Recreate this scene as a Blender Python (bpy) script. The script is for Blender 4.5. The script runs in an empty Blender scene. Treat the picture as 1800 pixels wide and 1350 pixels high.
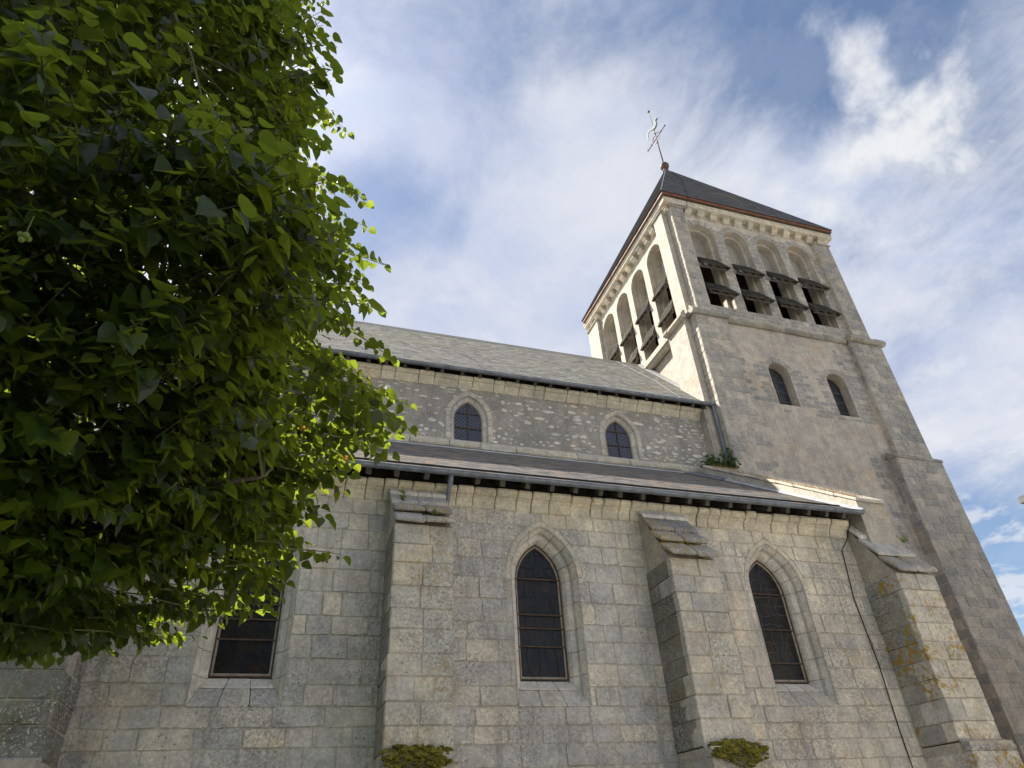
import bpy, math, random
import numpy as np
from mathutils import Vector, Matrix
from mathutils.geometry import tessellate_polygon
R = math.radians
GZ = 1.6                                   # lens height above the ground; builder heights are relative to the lens
sc = bpy.context.scene
# ------------------------------------------------------------------ camera
FWD = Vector((0.27408, 0.774827, 0.569669)); RGT = Vector((0.952718, -0.299558, -0.0509336)); UPV = Vector((-0.131184, -0.556694, 0.820294))
FPX = 1172.7
cam = bpy.data.cameras.new('camera'); camo = bpy.data.objects.new('camera', cam); sc.collection.objects.link(camo)
cam.sensor_width = 36; cam.lens = 36 * FPX / 1800; cam.clip_start = .05; cam.clip_end = 3000
camo.matrix_world = Matrix(((RGT.x, UPV.x, -FWD.x, 0), (RGT.y, UPV.y, -FWD.y, 0), (RGT.z, UPV.z, -FWD.z, GZ), (0, 0, 0, 1)))
sc.camera = camo
def pix(u, v):                             # photo pixel -> unit direction
    return (FWD + RGT * ((u - 900) / FPX) - UPV * ((v - 675) / FPX)).normalized()
def at_y(u, v, y): d = pix(u, v); return d * (y / d.y)
def proj_size(c, r): d = Vector(c).dot(FWD); return r / max(d, .1) if d > .1 else 0
def in_view(c, m=80):
    c = Vector(c); d = c.dot(FWD)
    if d < .1: return False
    return -m < 900 + FPX * c.dot(RGT) / d < 1800 + m and -m < 675 - FPX * c.dot(UPV) / d < 1350 + m
# ------------------------------------------------------------------ light
SUN = Vector((-0.62, 0.625, 1.0)).normalized()
EXPOSURE = 1.50
SKY_STRENGTH = 0.057
CLOUD = 0.29
w = bpy.data.worlds.new('World'); sc.world = w; w.use_nodes = True
class NT:
    def __init__(s, tree): s.t = tree; s.t.nodes.clear()
    def n(s, typ, ins=None, **props):
        nd = s.t.nodes.new(typ)
        for k, v in props.items(): setattr(nd, k, v)
        for k, v in (ins or {}).items():
            sk = nd.inputs[k]
            if isinstance(v, bpy.types.NodeSocket): s.t.links.new(v, sk)
            else: sk.default_value = v
        return nd
    def noise(s, vec, scale, detail=4, rough=.55, dist=0): return s.n('ShaderNodeTexNoise', {'Vector': vec, 'Scale': scale, 'Detail': detail, 'Roughness': rough, 'Distortion': dist}).outputs['Fac']
    def ramp(s, f, a, b, lo=0, hi=1): return s.n('ShaderNodeMapRange', {0: f, 1: a, 2: b, 3: lo, 4: hi}, interpolation_type='SMOOTHSTEP').outputs[0]
    def mix(s, f, a, b, mode='MIX'):
        nd = s.n('ShaderNodeMix', data_type='RGBA', blend_type=mode)
        for k, v in ((0, f), (6, a), (7, b)):
            if isinstance(v, bpy.types.NodeSocket): s.t.links.new(v, nd.inputs[k])
            else: nd.inputs[k].default_value = v if k == 0 or len(v) == 4 else (*v, 1)
        return nd.outputs[2]
    def m(s, op, a, b=0, c=0): return s.n('ShaderNodeMath', {0: a, 1: b, 2: c}, operation=op).outputs[0]
    def scl(s, vec, x, y, z): return s.n('ShaderNodeVectorMath', {0: vec, 1: (x, y, z)}, operation='MULTIPLY').outputs[0]
def build_world():
    T = NT(w.node_tree)
    sky = T.n('ShaderNodeTexSky', sky_type='NISHITA', sun_disc=False, sun_elevation=math.asin(SUN.z), sun_rotation=math.atan2(SUN.x, SUN.y), altitude=100, air_density=1.0, dust_density=1.0, ozone_density=1.5)
    d = T.n('ShaderNodeTexCoord').outputs['Generated']
    sep = T.n('ShaderNodeSeparateXYZ', {0: d}).outputs
    zz = T.m('ADD', T.m('MAXIMUM', sep[2], 0.0), .22)
    pv = T.n('ShaderNodeCombineXYZ', {0: T.m('DIVIDE', sep[0], zz), 1: T.m('DIVIDE', sep[1], zz), 2: 3.7}).outputs[0]
    veil = T.noise(T.scl(pv, 1.0, .75, 1), 1.5, 10, .64, .45)
    wisp = T.noise(T.scl(pv, 2.2, 1.5, 1), 1.9, 10, .66, .7)
    puff = T.noise(pv, 3.4, 9, .58, .2)
    dens = T.m('ADD', T.m('MULTIPLY', veil, .62), T.m('MULTIPLY', wisp, .38))
    def blob(u, v, rad, amt, cur):          # the clouds' own thick and thin places, as directions in the sky
        c = pix(u, v)
        dt = T.n('ShaderNodeVectorMath', {0: d, 1: tuple(c)}, operation='DOT_PRODUCT').outputs['Value']
        g = T.ramp(dt, math.cos(rad), 1.0)
        return T.m('ADD', cur, T.m('MULTIPLY', g, amt))
    for u, v, rad, amt in ((690, 390, .14, -.19), (760, 80, .24, -.10), (870, 420, .09, -.07), (830, 545, .2, .14), (700, 230, .15, .06), (900, 230, .18, .06), (1230, 110, .22, -.13), (1790, 1130, .24, -.22), (1620, 30, .16, -.12), (1700, 330, .16, -.06), (1460, 190, .10, -.06), (1010, 520, .22, .10), (1180, 330, .22, .12), (1560, 480, .30, .05), (700, 230, .10, .06), (1480, 330, .18, .03)):
        dens = blob(u, v, rad, amt, dens)
    cover = T.ramp(dens, .34, .60, .03, .95)
    p2 = blob(1600, 140, .11, .20, blob(1430, 60, .09, .13, blob(1530, 220, .08, .10, T.m('SUBTRACT', T.m('MULTIPLY', puff, 1.1), .50))))
    pf = T.ramp(p2, .10, .30, 0, .95)
    small = T.noise(pv, 7.5, 8, .56, .2)
    cdot = T.n('ShaderNodeVectorMath', {0: d, 1: (0, 0, 1)}, operation='DOT_PRODUCT').outputs['Value']
    sm = T.m('MULTIPLY', T.ramp(small, .50, .62), T.ramp(cdot, .10, .75, .75, .12))      # small cumulus, thicker towards the horizon
    pf = T.m('MAXIMUM', pf, sm)
    cover = T.m('MAXIMUM', cover, pf)
    shade = T.ramp(T.noise(pv, 3.2, 8, .60, .3), .36, .64)
    cc = T.mix(shade, (.70, .78, 1.0), (.94, .97, 1.07))
    cc = T.mix(pf, cc, (1.10, 1.11, 1.13))
    skyc = T.mix(1.0, sky.outputs[0], (SKY_STRENGTH,) * 3, 'MULTIPLY')
    cl = T.mix(1.0, cc, (CLOUD,) * 3, 'MULTIPLY')
    # thin cloud is brighter towards the sun
    sd = T.n('ShaderNodeVectorMath', {0: d, 1: tuple(SUN)}, operation='DOT_PRODUCT').outputs['Value']
    cl = T.mix(T.ramp(sd, .80, 1.0), cl, T.mix(1.0, cl, (1.6, 1.55, 1.45), 'MULTIPLY'))
    bg = T.n('ShaderNodeBackground', {0: T.mix(cover, skyc, cl), 1: 1.0})
    T.n('ShaderNodeOutputWorld', {0: bg.outputs[0]})
build_world()
sl = bpy.data.lights.new('sun', 'SUN'); sl.energy = 4.4; sl.angle = R(.6); sl.color = (1, .95, .87)
so = bpy.data.objects.new('sun', sl); sc.collection.objects.link(so); so.rotation_euler = SUN.to_track_quat('Z', 'Y').to_euler(); so.location = (-20, 20, 40)
vs = sc.view_settings; vs.view_transform = 'Standard'; vs.look = 'None'; vs.exposure = EXPOSURE; vs.gamma = 1; vs.use_curve_mapping = False
sc.cycles.max_bounces = 6; sc.cycles.diffuse_bounces = 4; sc.cycles.transmission_bounces = 4; sc.cycles.glossy_bounces = 2
# ------------------------------------------------------------------ materials
def newmat(name):
    m = bpy.data.materials.new(name); m.use_nodes = True; return m, NT(m.node_tree)
def finish(T, col, rough=.9, bump=None, bstr=.3, bdist=.01, spec=.25, metal=0):
    ins = {'Base Color': col, 'Roughness': rough, 'Specular IOR Level': spec, 'Metallic': metal}
    if bump is not None: ins['Normal'] = T.n('ShaderNodeBump', {'Height': bump, 'Strength': bstr, 'Distance': bdist}).outputs[0]
    b = T.n('ShaderNodeBsdfPrincipled', ins); T.n('ShaderNodeOutputMaterial', {0: b.outputs[0]})
def c4(c): return (*c, 1)
def stone_mat(name, grey, cream, stain=(.135, .13, .12), dark=.6, white=.5, pits=.7, yellow=0., streak=0., green=0., bs=.5):
    m, T = newmat(name)
    p = T.n('ShaderNodeNewGeometry').outputs['Position']
    tone = T.n('ShaderNodeAttribute', attribute_name='tone').outputs['Fac']
    col = T.mix(tone, grey, cream)
    big = T.ramp(T.noise(p, .55, 4, .6), .40, .62)
    col = T.mix(T.m('MULTIPLY', big, .8 * dark), col, T.mix(1, col, (.56, .57, .60), 'MULTIPLY'))
    mid = T.noise(p, 3.4, 5, .68)
    fine = T.noise(p, 19, 4, .7)
    col = T.mix(T.ramp(mid, .38, .66), T.mix(1, col, (.84, .84, .86), 'MULTIPLY'), T.mix(1, col, (1.10, 1.09, 1.06), 'MULTIPLY'))
    col = T.mix(T.ramp(fine, .30, .72), T.mix(1, col, (.82, .81, .80), 'MULTIPLY'), T.mix(1, col, (1.12, 1.12, 1.12), 'MULTIPLY'))
    zone = T.ramp(T.noise(p, .75, 5, .66), .40, .60)
    sp1 = T.noise(p, 23, 5, .82)
    blot = T.ramp(T.noise(p, 3.6, 7, .78), .47, .62)
    dk = T.m('MAXIMUM', T.m('MULTIPLY', T.ramp(sp1, .46, .60), zone), T.m('MULTIPLY', T.m('MULTIPLY', blot, zone), .75))
    col = T.mix(T.m('MULTIPLY', dk, .95 * dark), col, stain)
    tint = T.m('MULTIPLY', T.ramp(T.noise(p, 1.3, 4, .6), .54, .68), .45)
    col = T.mix(tint, col, T.mix(1, col, (1.12, .96, .76), 'MULTIPLY'))
    if white: col = T.mix(T.m('MULTIPLY', T.ramp(T.noise(p, 37, 3, .72), .56, .64), T.m('MULTIPLY', T.m('ADD', zone, .25), white * 1.1)), col, (.72, .70, .65))
    pit = T.m('MULTIPLY', T.ramp(T.n('ShaderNodeTexVoronoi', {'Vector': p, 'Scale': 17, 'Randomness': 1}).outputs['Distance'], .10, .22, 1, 0), T.ramp(T.noise(p, 2.3, 2, .6), .50, .60))
    col = T.mix(T.m('MULTIPLY', pit, pits), col, (.045, .042, .038))
    if streak:
        st = T.noise(T.scl(p, 2.2, 2.2, .16), 2.0, 7, .66)
        col = T.mix(T.m('MULTIPLY', T.ramp(st, .50, .68), streak), col, (.15, .145, .14))
    if green: col = T.mix(T.m('MULTIPLY', T.ramp(T.noise(p, 2.0, 6, .6), .52, .66), green), col, (.20, .19, .10))
    if yellow:
        yl = T.m('MULTIPLY', T.ramp(T.noise(p, 11, 6, .62), .50, .56), T.ramp(T.noise(p, 1.1, 4, .6), .44, .58))
        col = T.mix(T.m('MULTIPLY', yl, yellow), col, T.mix(fine, (.28, .17, .03), (.42, .28, .05)))
    h = T.m('SUBTRACT', T.m('ADD', T.m('MULTIPLY', mid, .6), T.m('MULTIPLY', fine, .5)), T.m('MULTIPLY', pit, .8 * pits))
    finish(T, col, .92, h, bs, .02, .15)
    return m
M = {}
M['ashlar'] = stone_mat('ashlar', (.57, .545, .50), (.76, .68, .54), dark=.62, white=.4, streak=.35)
M['ashlar_clean'] = stone_mat('ashlar_clean', (.58, .54, .46), (.70, .62, .47), dark=.25, white=.15, pits=.45)
M['buttress'] = stone_mat('buttress', (.56, .53, .475), (.70, .62, .48), dark=.62, white=.6, yellow=.35, green=.2)
M['buttress_lichen'] = stone_mat('buttress_lichen', (.56, .53, .48), (.72, .65, .52), dark=.55, white=.6, yellow=.95, green=.2)
M['cap'] = stone_mat('cap', (.36, .36, .37), (.62, .56, .45), dark=1.0, white=.6, pits=.8, yellow=.65)
M['cornice'] = stone_mat('cornice', (.62, .56, .44), (.76, .69, .53), dark=.35, white=.2, pits=.4)
M['buttress_dark'] = stone_mat('buttress_dark', (.25, .245, .225), (.36, .335, .285), stain=(.07, .07, .06), dark=1.0, white=.7, yellow=.25, green=.5)  # dark lichened stone; on the flanks the tone also stands in for shade
M['flank_lichen_shade'] = stone_mat('flank_lichen_shade', (.34, .335, .30), (.44, .42, .36), stain=(.12, .12, .10), dark=.8, white=.6, yellow=1.0, green=.3)  # yellow-lichened flank, base colour darkened to carry the flank's shade
M['mortar'] = stone_mat('mortar', (.46, .42, .35), (.56, .50, .40), dark=.45, white=.15, pits=.5)
M['dressed'] = stone_mat('dressed', (.66, .64, .59), (.74, .68, .57), dark=.18, white=.08, pits=.2, bs=.25)
M['plaster_nave'] = stone_mat('plaster_nave', (.40, .37, .33), (.46, .42, .35), dark=.55, white=.35, pits=.35, streak=.25)
M['rubble'] = stone_mat('rubble', (.58, .56, .51), (.80, .76, .66), dark=.15, white=.2, pits=.2)
M['tower_render'] = stone_mat('tower_render', (.51, .455, .38), (.58, .51, .42), dark=.30, white=.10, pits=.15, streak=.30, bs=.4)
M['tower_roughcast'] = stone_mat('tower_roughcast', (.46, .42, .35), (.52, .475, .395), dark=.12, white=.25, pits=.25, bs=1.0)
M['tower_stone'] = stone_mat('tower_stone', (.35, .335, .31), (.52, .475, .39), dark=.45, white=.25, pits=.3)
M['belfry_render'] = stone_mat('belfry_render', (.54, .49, .41), (.60, .54, .45), dark=.2, white=.1, pits=.15)
M['string'] = stone_mat('string', (.36, .35, .31), (.52, .47, .38), dark=.8, white=.4, yellow=.3, green=.4)
def slate_mat(name, a, b, lichen, amt, orange=0):
    m, T = newmat(name)
    p = T.n('ShaderNodeNewGeometry').outputs['Position']
    tone = T.n('ShaderNodeAttribute', attribute_name='tone').outputs['Fac']
    col = T.mix(tone, a, b)
    col = T.mix(T.m('MULTIPLY', T.ramp(T.noise(p, 1.6, 8, .66), .42, .66), amt), col, lichen)
    col = T.mix(T.m('MULTIPLY', T.ramp(T.noise(p, .5, 5, .6), .52, .70), amt * .8), col, (.30, .26, .08))
    if orange: col = T.mix(T.m('MULTIPLY', T.ramp(tone, .80, .95), orange), col, (.33, .20, .12))
    f = T.noise(p, 24, 5, .65)
    col = T.mix(T.ramp(f, .3, .7), T.mix(1, col, (.8, .8, .8), 'MULTIPLY'), T.mix(1, col, (1.15, 1.15, 1.15), 'MULTIPLY'))
    finish(T, col, .9, f, .25, .01, .08); return m
M['slate_nave'] = slate_mat('slate_nave', (.20, .195, .185), (.40, .38, .335), (.38, .35, .28), .45)
M['slate_aisle'] = slate_mat('slate_aisle', (.11, .108, .108), (.27, .245, .225), (.22, .20, .175), .30, .6)
M['slate_louvre'] = slate_mat('slate_louvre', (.035, .034, .032), (.075, .072, .062), (.11, .10, .06), .35)
M['slate_tower'] = slate_mat('slate_tower', (.10, .10, .11), (.16, .16, .17), (.16, .16, .15), .2)
def plain(name, c, rough=.7, var=.25, scale=6, metal=0, spec=.3, bs=.2, c2=None):
    m, T = newmat(name)
    p = T.n('ShaderNodeNewGeometry').outputs['Position']
    f = T.noise(p, scale, 6, .65)
    c2 = c2 or tuple(x * (1 - var) for x in c)
    col = T.mix(T.ramp(f, .35, .66), c, c2)
    finish(T, col, rough, f, bs, .01, spec, metal); return m
M['zinc'] = plain('zinc', (.22, .245, .28), .5, .3, 5, .3, .45, c2=(.13, .145, .17))
M['flashing'] = plain('flashing', (.46, .47, .48), .45, .25, 4, .25, .5)
M['wood_dark'] = plain('wood_dark', (.11, .085, .065), .85, .5, 9)
M['wood_grey'] = plain('wood_grey', (.13, .11, .09), .85, .4, 9)
M['fascia'] = plain('fascia', (.27, .105, .05), .6, .35, 5)
M['iron'] = plain('iron', (.10, .065, .045), .7, .4, 14)
M['frame'] = plain('frame', (.33, .28, .21), .7, .35, 10)
M['lead'] = plain('lead', (.15, .15, .15), .6, .3, 12)
M['cable'] = plain('cable', (.02, .02, .022), .6, .2, 9)
M['copper'] = plain('copper', (.15, .085, .065), .6, .5, 8, .2, c2=(.07, .055, .05))
M['verdigris'] = plain('verdigris', (.22, .30, .27), .6, .4, 20, c2=(.04, .05, .05))
M['void_shade'] = plain('void_shade', (.03, .028, .025), .95, .3, 5)  # near-black colour stands in for shade inside the belfry and the eave gap
M['bark'] = plain('bark', (.10, .075, .055), .9, .5, 14, bs=.8)
M['twig'] = plain('twig', (.12, .13, .05), .8, .4, 14)
M['spike'] = plain('spike', (.75, .75, .75), .35, .2, 9, .5)
M['gravel'] = plain('gravel', (.45, .43, .40), .95, .35, 30, bs=1)
M['moss'] = plain('moss', (.21, .18, .018), .95, .7, 16, bs=1, c2=(.06, .055, .010))
M['drygrass'] = plain('drygrass', (.50, .33, .13), .9, .45, 30)
M['house_wall'] = plain('house_wall', (.62, .56, .46), .9, .12, 3)
M['white_paint'] = plain('white_paint', (.78, .77, .74), .6, .1, 6)
M['shutter'] = plain('shutter', (.30, .36, .40), .6, .2, 6)
def glass_mat(name, cols, scale, rough=.18, kind='v'):
    m, T = newmat(name)
    p = T.n('ShaderNodeNewGeometry').outputs['Position']
    v = T.n('ShaderNodeTexVoronoi', {'Vector': p, 'Scale': scale})
    s = T.n('ShaderNodeSeparateXYZ', {0: v.outputs['Color']}).outputs
    col = T.mix(T.ramp(s[0], .3, .45), cols[0], cols[1]); col = T.mix(T.ramp(s[1], .72, .78), col, cols[2]); col = T.mix(T.ramp(s[2], .84, .88), col, cols[3])
    f = T.noise(p, 22, 5, .6)
    col = T.mix(T.ramp(f, .3, .7), T.mix(1, col, (.55, .55, .55), 'MULTIPLY'), col)
    finish(T, col, rough, f, .25, .006, .22); return m
M['glass_big'] = glass_mat('glass_big', ((.022, .021, .020), (.030, .028, .026), (.020, .024, .031), (.038, .028, .024)), 7)
M['glass_tower'] = glass_mat('glass_tower', ((.050, .062, .070), (.060, .070, .078), (.045, .055, .062), (.07, .08, .085)), 9, .3)
def nave_glass():
    m, T = newmat('glass_nave')
    p = T.n('ShaderNodeNewGeometry').outputs['Position']
    r = T.n('ShaderNodeVectorRotate', {0: T.scl(p, 1, 0, 1), 'Angle': R(45)}, rotation_type='Y_AXIS').outputs[0]
    s = T.n('ShaderNodeSeparateXYZ', {0: r}).outputs
    def tri(x): return T.m('ABSOLUTE', T.m('SUBTRACT', T.m('FRACT', T.m('MULTIPLY', x, 12.5)), .5))
    dd = T.m('SQRT', T.m('ADD', T.m('POWER', tri(s[0]), 2), T.m('POWER', tri(s[2]), 2)))
    dot = T.ramp(dd, .20, .27, 1, 0)
    f = T.noise(p, 16, 5, .6)
    col = T.mix(f, (.045, .055, .085), (.085, .095, .13))
    ln = T.ramp(T.m('MAXIMUM', tri(s[0]), tri(s[2])), .44, .48)
    col = T.mix(ln, col, (.12, .125, .14)); col = T.mix(dot, col, (.008, .009, .02))
    finish(T, col, .3, f, .2, .005, .3); return m
M['glass_nave'] = nave_glass()
def leaf_mat(name, top, under, trans):
    m, T = newmat(name)
    p = T.n('ShaderNodeNewGeometry')
    tone = T.n('ShaderNodeAttribute', attribute_name='tone').outputs['Fac']
    col = T.mix(p.outputs['Backfacing'], top, under)
    col = T.mix(tone, T.mix(1, col, (.70, .75, .7), 'MULTIPLY'), T.mix(1, col, (1.25, 1.2, 1.0), 'MULTIPLY'))
    col = T.mix(T.ramp(tone, .975, .985), col, (.20, .10, .035))
    b = T.n('ShaderNodeBsdfPrincipled', {'Base Color': col, 'Roughness': .38, 'Specular IOR Level': .5})
    tc = T.mix(tone, trans, T.mix(1, trans, (1.25, 1.05, .8), 'MULTIPLY'))
    tc = T.mix(T.ramp(tone, .975, .985), tc, (.40, .20, .02))
    tr = T.n('ShaderNodeBsdfTranslucent', {'Color': tc})
    mx = T.n('ShaderNodeMixShader', {0: .34, 1: b.outputs[0], 2: tr.outputs[0]})
    T.n('ShaderNodeOutputMaterial', {0: mx.outputs[0]}); return m
M['leaf'] = leaf_mat('leaf', (.008, .019, .010), (.014, .024, .014), (.34, .48, .035))
M['ivy'] = leaf_mat('ivy', (.035, .07, .018), (.05, .08, .03), (.12, .22, .03))
M['weed'] = leaf_mat('weed', (.16, .22, .05), (.16, .22, .05), (.35, .42, .05))
# ------------------------------------------------------------------ builders
COL = sc.collection; WL = {}
V3 = Vector
def place(o, loc, parent):
    WL[o.name] = Vector(loc); o.parent = parent
    o.location = Vector(loc) - (WL[parent.name] if parent else Vector((0, 0, 0)))
def tag(o, label=None, cat=None, group=None, kind=None):
    for k, v in (('label', label), ('category', cat), ('group', group), ('kind', kind)):
        if v: o[k] = v
    return o
def empty(name, loc, label=None, cat=None, group=None):
    o = bpy.data.objects.new(name, None); COL.objects.link(o); place(o, (loc[0], loc[1], loc[2] + GZ), None); o.empty_display_size = .2
    return tag(o, label, cat, group)
class MB:
    def __init__(s): s.v = []; s.f = []; s.t = []
    def add(s, vs, fs, tone=.5):
        k = len(s.v); s.v += [tuple(x) for x in vs]; s.f += [tuple(i + k for i in f) for f in fs]; s.t += [tone] * len(vs); return s
    def hexa(s, p, b=.008, tone=.5, jit=0, rng=random):
        # p: 8 corners, order 000 100 110 010 001 101 111 011 ; chamfered edges
        p = [V3(x) for x in p]
        if jit: p = [x + V3((rng.uniform(-jit, jit), rng.uniform(-jit, jit), rng.uniform(-jit, jit))) for x in p]
        nb = {0: (1, 3, 4), 1: (0, 2, 5), 2: (3, 1, 6), 3: (2, 0, 7), 4: (5, 7, 0), 5: (4, 6, 1), 6: (7, 5, 2), 7: (6, 4, 3)}
        if b <= 0: return s.add(p, [(0, 3, 2, 1), (4, 5, 6, 7), (0, 1, 5, 4), (1, 2, 6, 5), (2, 3, 7, 6), (3, 0, 4, 7)], tone)
        F = {'x': (0, 3, 2, 1), 'X': (4, 5, 6, 7), 'a': (0, 1, 5, 4), 'b': (1, 2, 6, 5), 'c': (2, 3, 7, 6), 'd': (3, 0, 4, 7)}
        vs = []; fs = []; idx = {}
        for fn, q in F.items():
            for i in q:
                e = V3((0, 0, 0))
                for j in nb[i]:
                    if j in q:
                        dv = p[j] - p[i]; l = dv.length
                        if l > 1e-6: e += dv * (min(b, l * .3) / l)
                idx[fn, i] = len(vs); vs.append(p[i] + e)
            fs.append(tuple(idx[fn, i] for i in q))
        ks = list(F)
        for i in range(8):
            fn = [k for k in ks if i in F[k]]; fs.append(tuple(idx[k, i] for k in fn))
        for a in range(6):
            for c in range(a + 1, 6):
                sh = [i for i in F[ks[a]] if i in F[ks[c]]]
                if len(sh) == 2: fs.append((idx[ks[a], sh[0]], idx[ks[a], sh[1]], idx[ks[c], sh[1]], idx[ks[c], sh[0]]))
        return s.add(vs, fs, tone)
    def box(s, x0, x1, y0, y1, z0, z1, b=0, tone=.5, jit=0, rng=random):
        return s.hexa([(x0, y0, z0), (x1, y0, z0), (x1, y1, z0), (x0, y1, z0), (x0, y0, z1), (x1, y0, z1), (x1, y1, z1), (x0, y1, z1)], b, tone, jit, rng)
    def tube(s, pts, r, n=8, tone=.5, cap=True):
        pts = [V3(p) for p in pts]; rs = r if isinstance(r, (list, tuple)) else [r] * len(pts); vs = []; fs = []
        for i, p in enumerate(pts):
            d = (pts[min(i + 1, len(pts) - 1)] - pts[max(i - 1, 0)]).normalized()
            a = d.orthogonal().normalized() if i == 0 else (pa - d * pa.dot(d)).normalized()
            pa = a; c = d.cross(a)
            for k in range(n):
                t = 2 * math.pi * k / n; vs.append(p + (a * math.cos(t) + c * math.sin(t)) * rs[i])
        for i in range(len(pts) - 1):
            for k in range(n): fs.append((i * n + k, i * n + (k + 1) % n, (i + 1) * n + (k + 1) % n, (i + 1) * n + k))
        if cap: fs += [tuple(range(n))[::-1], tuple(range((len(pts) - 1) * n, len(pts) * n))]
        return s.add(vs, fs, tone)
    def ball(s, c, r, n=10, m=7, tone=.5, sz=1):
        vs = []; fs = []
        for j in range(m + 1):
            t = math.pi * j / m
            for k in range(n): a = 2 * math.pi * k / n; vs.append((c[0] + r * math.sin(t) * math.cos(a), c[1] + r * math.sin(t) * math.sin(a), c[2] + r * sz * math.cos(t)))
        for j in range(m):
            for k in range(n): fs.append((j * n + k, j * n + (k + 1) % n, (j + 1) * n + (k + 1) % n, (j + 1) * n + k))
        return s.add(vs, fs, tone)
    def prism(s, prof, P, u0, u1, tone=.5):     # prof: closed list of (d, v); swept along u
        n = len(prof); vs = [P(u0, v, d) for d, v in prof] + [P(u1, v, d) for d, v in prof]
        fs = [tuple(range(n)), tuple(range(n, 2 * n))[::-1]] + [(i, i + n, (i + 1) % n + n, (i + 1) % n) for i in range(n)]
        return s.add(vs, fs, tone)
    def sheet(s, loops, P, d=0, tone=.5):       # flat polygon with holes
        tri = tessellate_polygon([[V3((u, v, 0)) for u, v in L] for L in loops])
        pts = [p for L in loops for p in L]
        return s.add([P(u, v, d) for u, v in pts], [tuple(t) for t in tri], tone)
    def wall(s, loop, P, d0, d1, tone=.5, closed=True):   # reveal strip along a loop
        n = len(loop); vs = [P(u, v, d0) for u, v in loop] + [P(u, v, d1) for u, v in loop]
        return s.add(vs, [(i, (i + 1) % n, (i + 1) % n + n, i + n) for i in range(n if closed else n - 1)], tone)
    def build(s, name, mat, parent=None, smooth=False, kind=None, origin=None):
        a = np.array(s.v, dtype=float)
        c = a.mean(0) if origin is None else np.array(origin, float)
        me = bpy.data.meshes.new(name); me.from_pydata((a - c).tolist(), [], s.f)
        at = me.attributes.new('tone', 'FLOAT', 'POINT'); at.data.foreach_set('value', np.array(s.t, dtype=np.float32))
        if smooth: me.polygons.foreach_set('use_smooth', [True] * len(me.polygons))
        me.materials.append(M[mat]); o = bpy.data.objects.new(name, me); COL.objects.link(o)
        place(o, (c[0], c[1], c[2] + GZ), parent)
        if kind: o['kind'] = kind
        return o
class Plane:
    def __init__(s, o, U, N): s.o, s.U, s.N = V3(o), V3(U), V3(N)
    def __call__(s, u, v, d=0): return s.o + s.U * u + V3((0, 0, v)) + s.N * d
def front(y): return Plane((0, y, 0), (1, 0, 0), (0, -1, 0))
def left(x): return Plane((x, 0, 0), (0, 1, 0), (-1, 0, 0))
def right(x): return Plane((x, 0, 0), (0, 1, 0), (1, 0, 0))
def area(poly): return abs(sum(poly[i][0] * poly[(i + 1) % len(poly)][1] - poly[(i + 1) % len(poly)][0] * poly[i][1] for i in range(len(poly)))) / 2
def stone(poly, P, rng, proud=.008, bev=.008, back=.05, gap=.005, rough=.004, tone=None, seg=.16):
    """one laid stone: jittered outline, rounded arrises, sides running back into the bed"""
    cx = sum(p[0] for p in poly) / len(poly); cy = sum(p[1] for p in poly) / len(poly)
    out = []; n = len(poly)
    for i in range(n):
        a, b = poly[i], poly[(i + 1) % n]; L = math.hypot(b[0] - a[0], b[1] - a[1]); k = 1 if L < .06 else max(2, min(3, int(L / seg) + 1))
        for j in range(k):
            t = j / k; t = t + (.10 if j == 0 and k > 1 else 0); out.append((a[0] + (b[0] - a[0]) * t, a[1] + (b[1] - a[1]) * t))
            if j == 0 and k > 1 and i >= 0: out.insert(len(out) - 1, (a[0] + (cx - a[0]) * .035, a[1] + (cy - a[1]) * .035))
    hx = max(abs(p[0] - cx) for p in poly); hy = max(abs(p[1] - cy) for p in poly)
    def sh(p, g): return (cx + (p[0] - cx) * max(.2, 1 - g / max(hx, .01)), cy + (p[1] - cy) * max(.2, 1 - g / max(hy, .01)))
    out = [sh((p[0] + rng.uniform(-rough, rough), p[1] + rng.uniform(-rough, rough)), gap) for p in out]
    m = len(out); pr = proud + rng.uniform(-.5, .5) * proud; tx, ty = rng.uniform(-.006, .006), rng.uniform(-.006, .006)
    inn = [sh(p, bev) for p in out]
    vs = [P(u, v, -back) for u, v in out] + [P(u, v, pr + tx * (u - cx) / max(hx, .05) * .5 + ty * (v - cy) / max(hy, .05) * .5) for u, v in inn]
    fs = [(i, (i + 1) % m, (i + 1) % m + m, i + m) for i in range(m)] + [tuple(range(m, 2 * m))]
    mb = MB(); mb.add(vs, fs, rng.random() if tone is None else tone)
    mb.c = P(cx, cy, 0); mb.sz = math.sqrt(area(poly)); return mb
def emit(stones, name, mat, parent, limit=300, stuff='stuff_stones'):
    """the pieces that show largest become objects of their own, the rest one joined part"""
    def mid(s): return s.c if hasattr(s, 'c') else V3(np.array(s.v).mean(0))
    key = sorted(stones, key=lambda s: -(proj_size(mid(s), getattr(s, 'sz', .2)) if in_view(mid(s)) else 0))
    for s in key[:limit]:
        if in_view(mid(s)): s.build(name, mat, parent)
    rest = [s for s in key[:limit] if not in_view(mid(s))] + key[limit:]
    if rest:
        mb = MB()
        for s in rest: mb.add(s.v, s.f, 0); mb.t[-len(s.v):] = s.t
        mb.build(stuff, mat, parent, kind='stuff')
def rows(z0, z1, hmin, hmax, rng, fix=()):
    zs = [z0]; stops = sorted([f for f in fix if z0 < f < z1]) + [z1]
    for e in stops:
        n = max(1, round((e - zs[-1]) / ((hmin + hmax) / 2))); a = zs[-1]
        ws = [rng.uniform(hmin, hmax) for _ in range(n)]; t = sum(ws); acc = a
        for q in ws[:-1]: acc += q * (e - a) / t; zs.append(acc)
        zs.append(e)
    return zs
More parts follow.
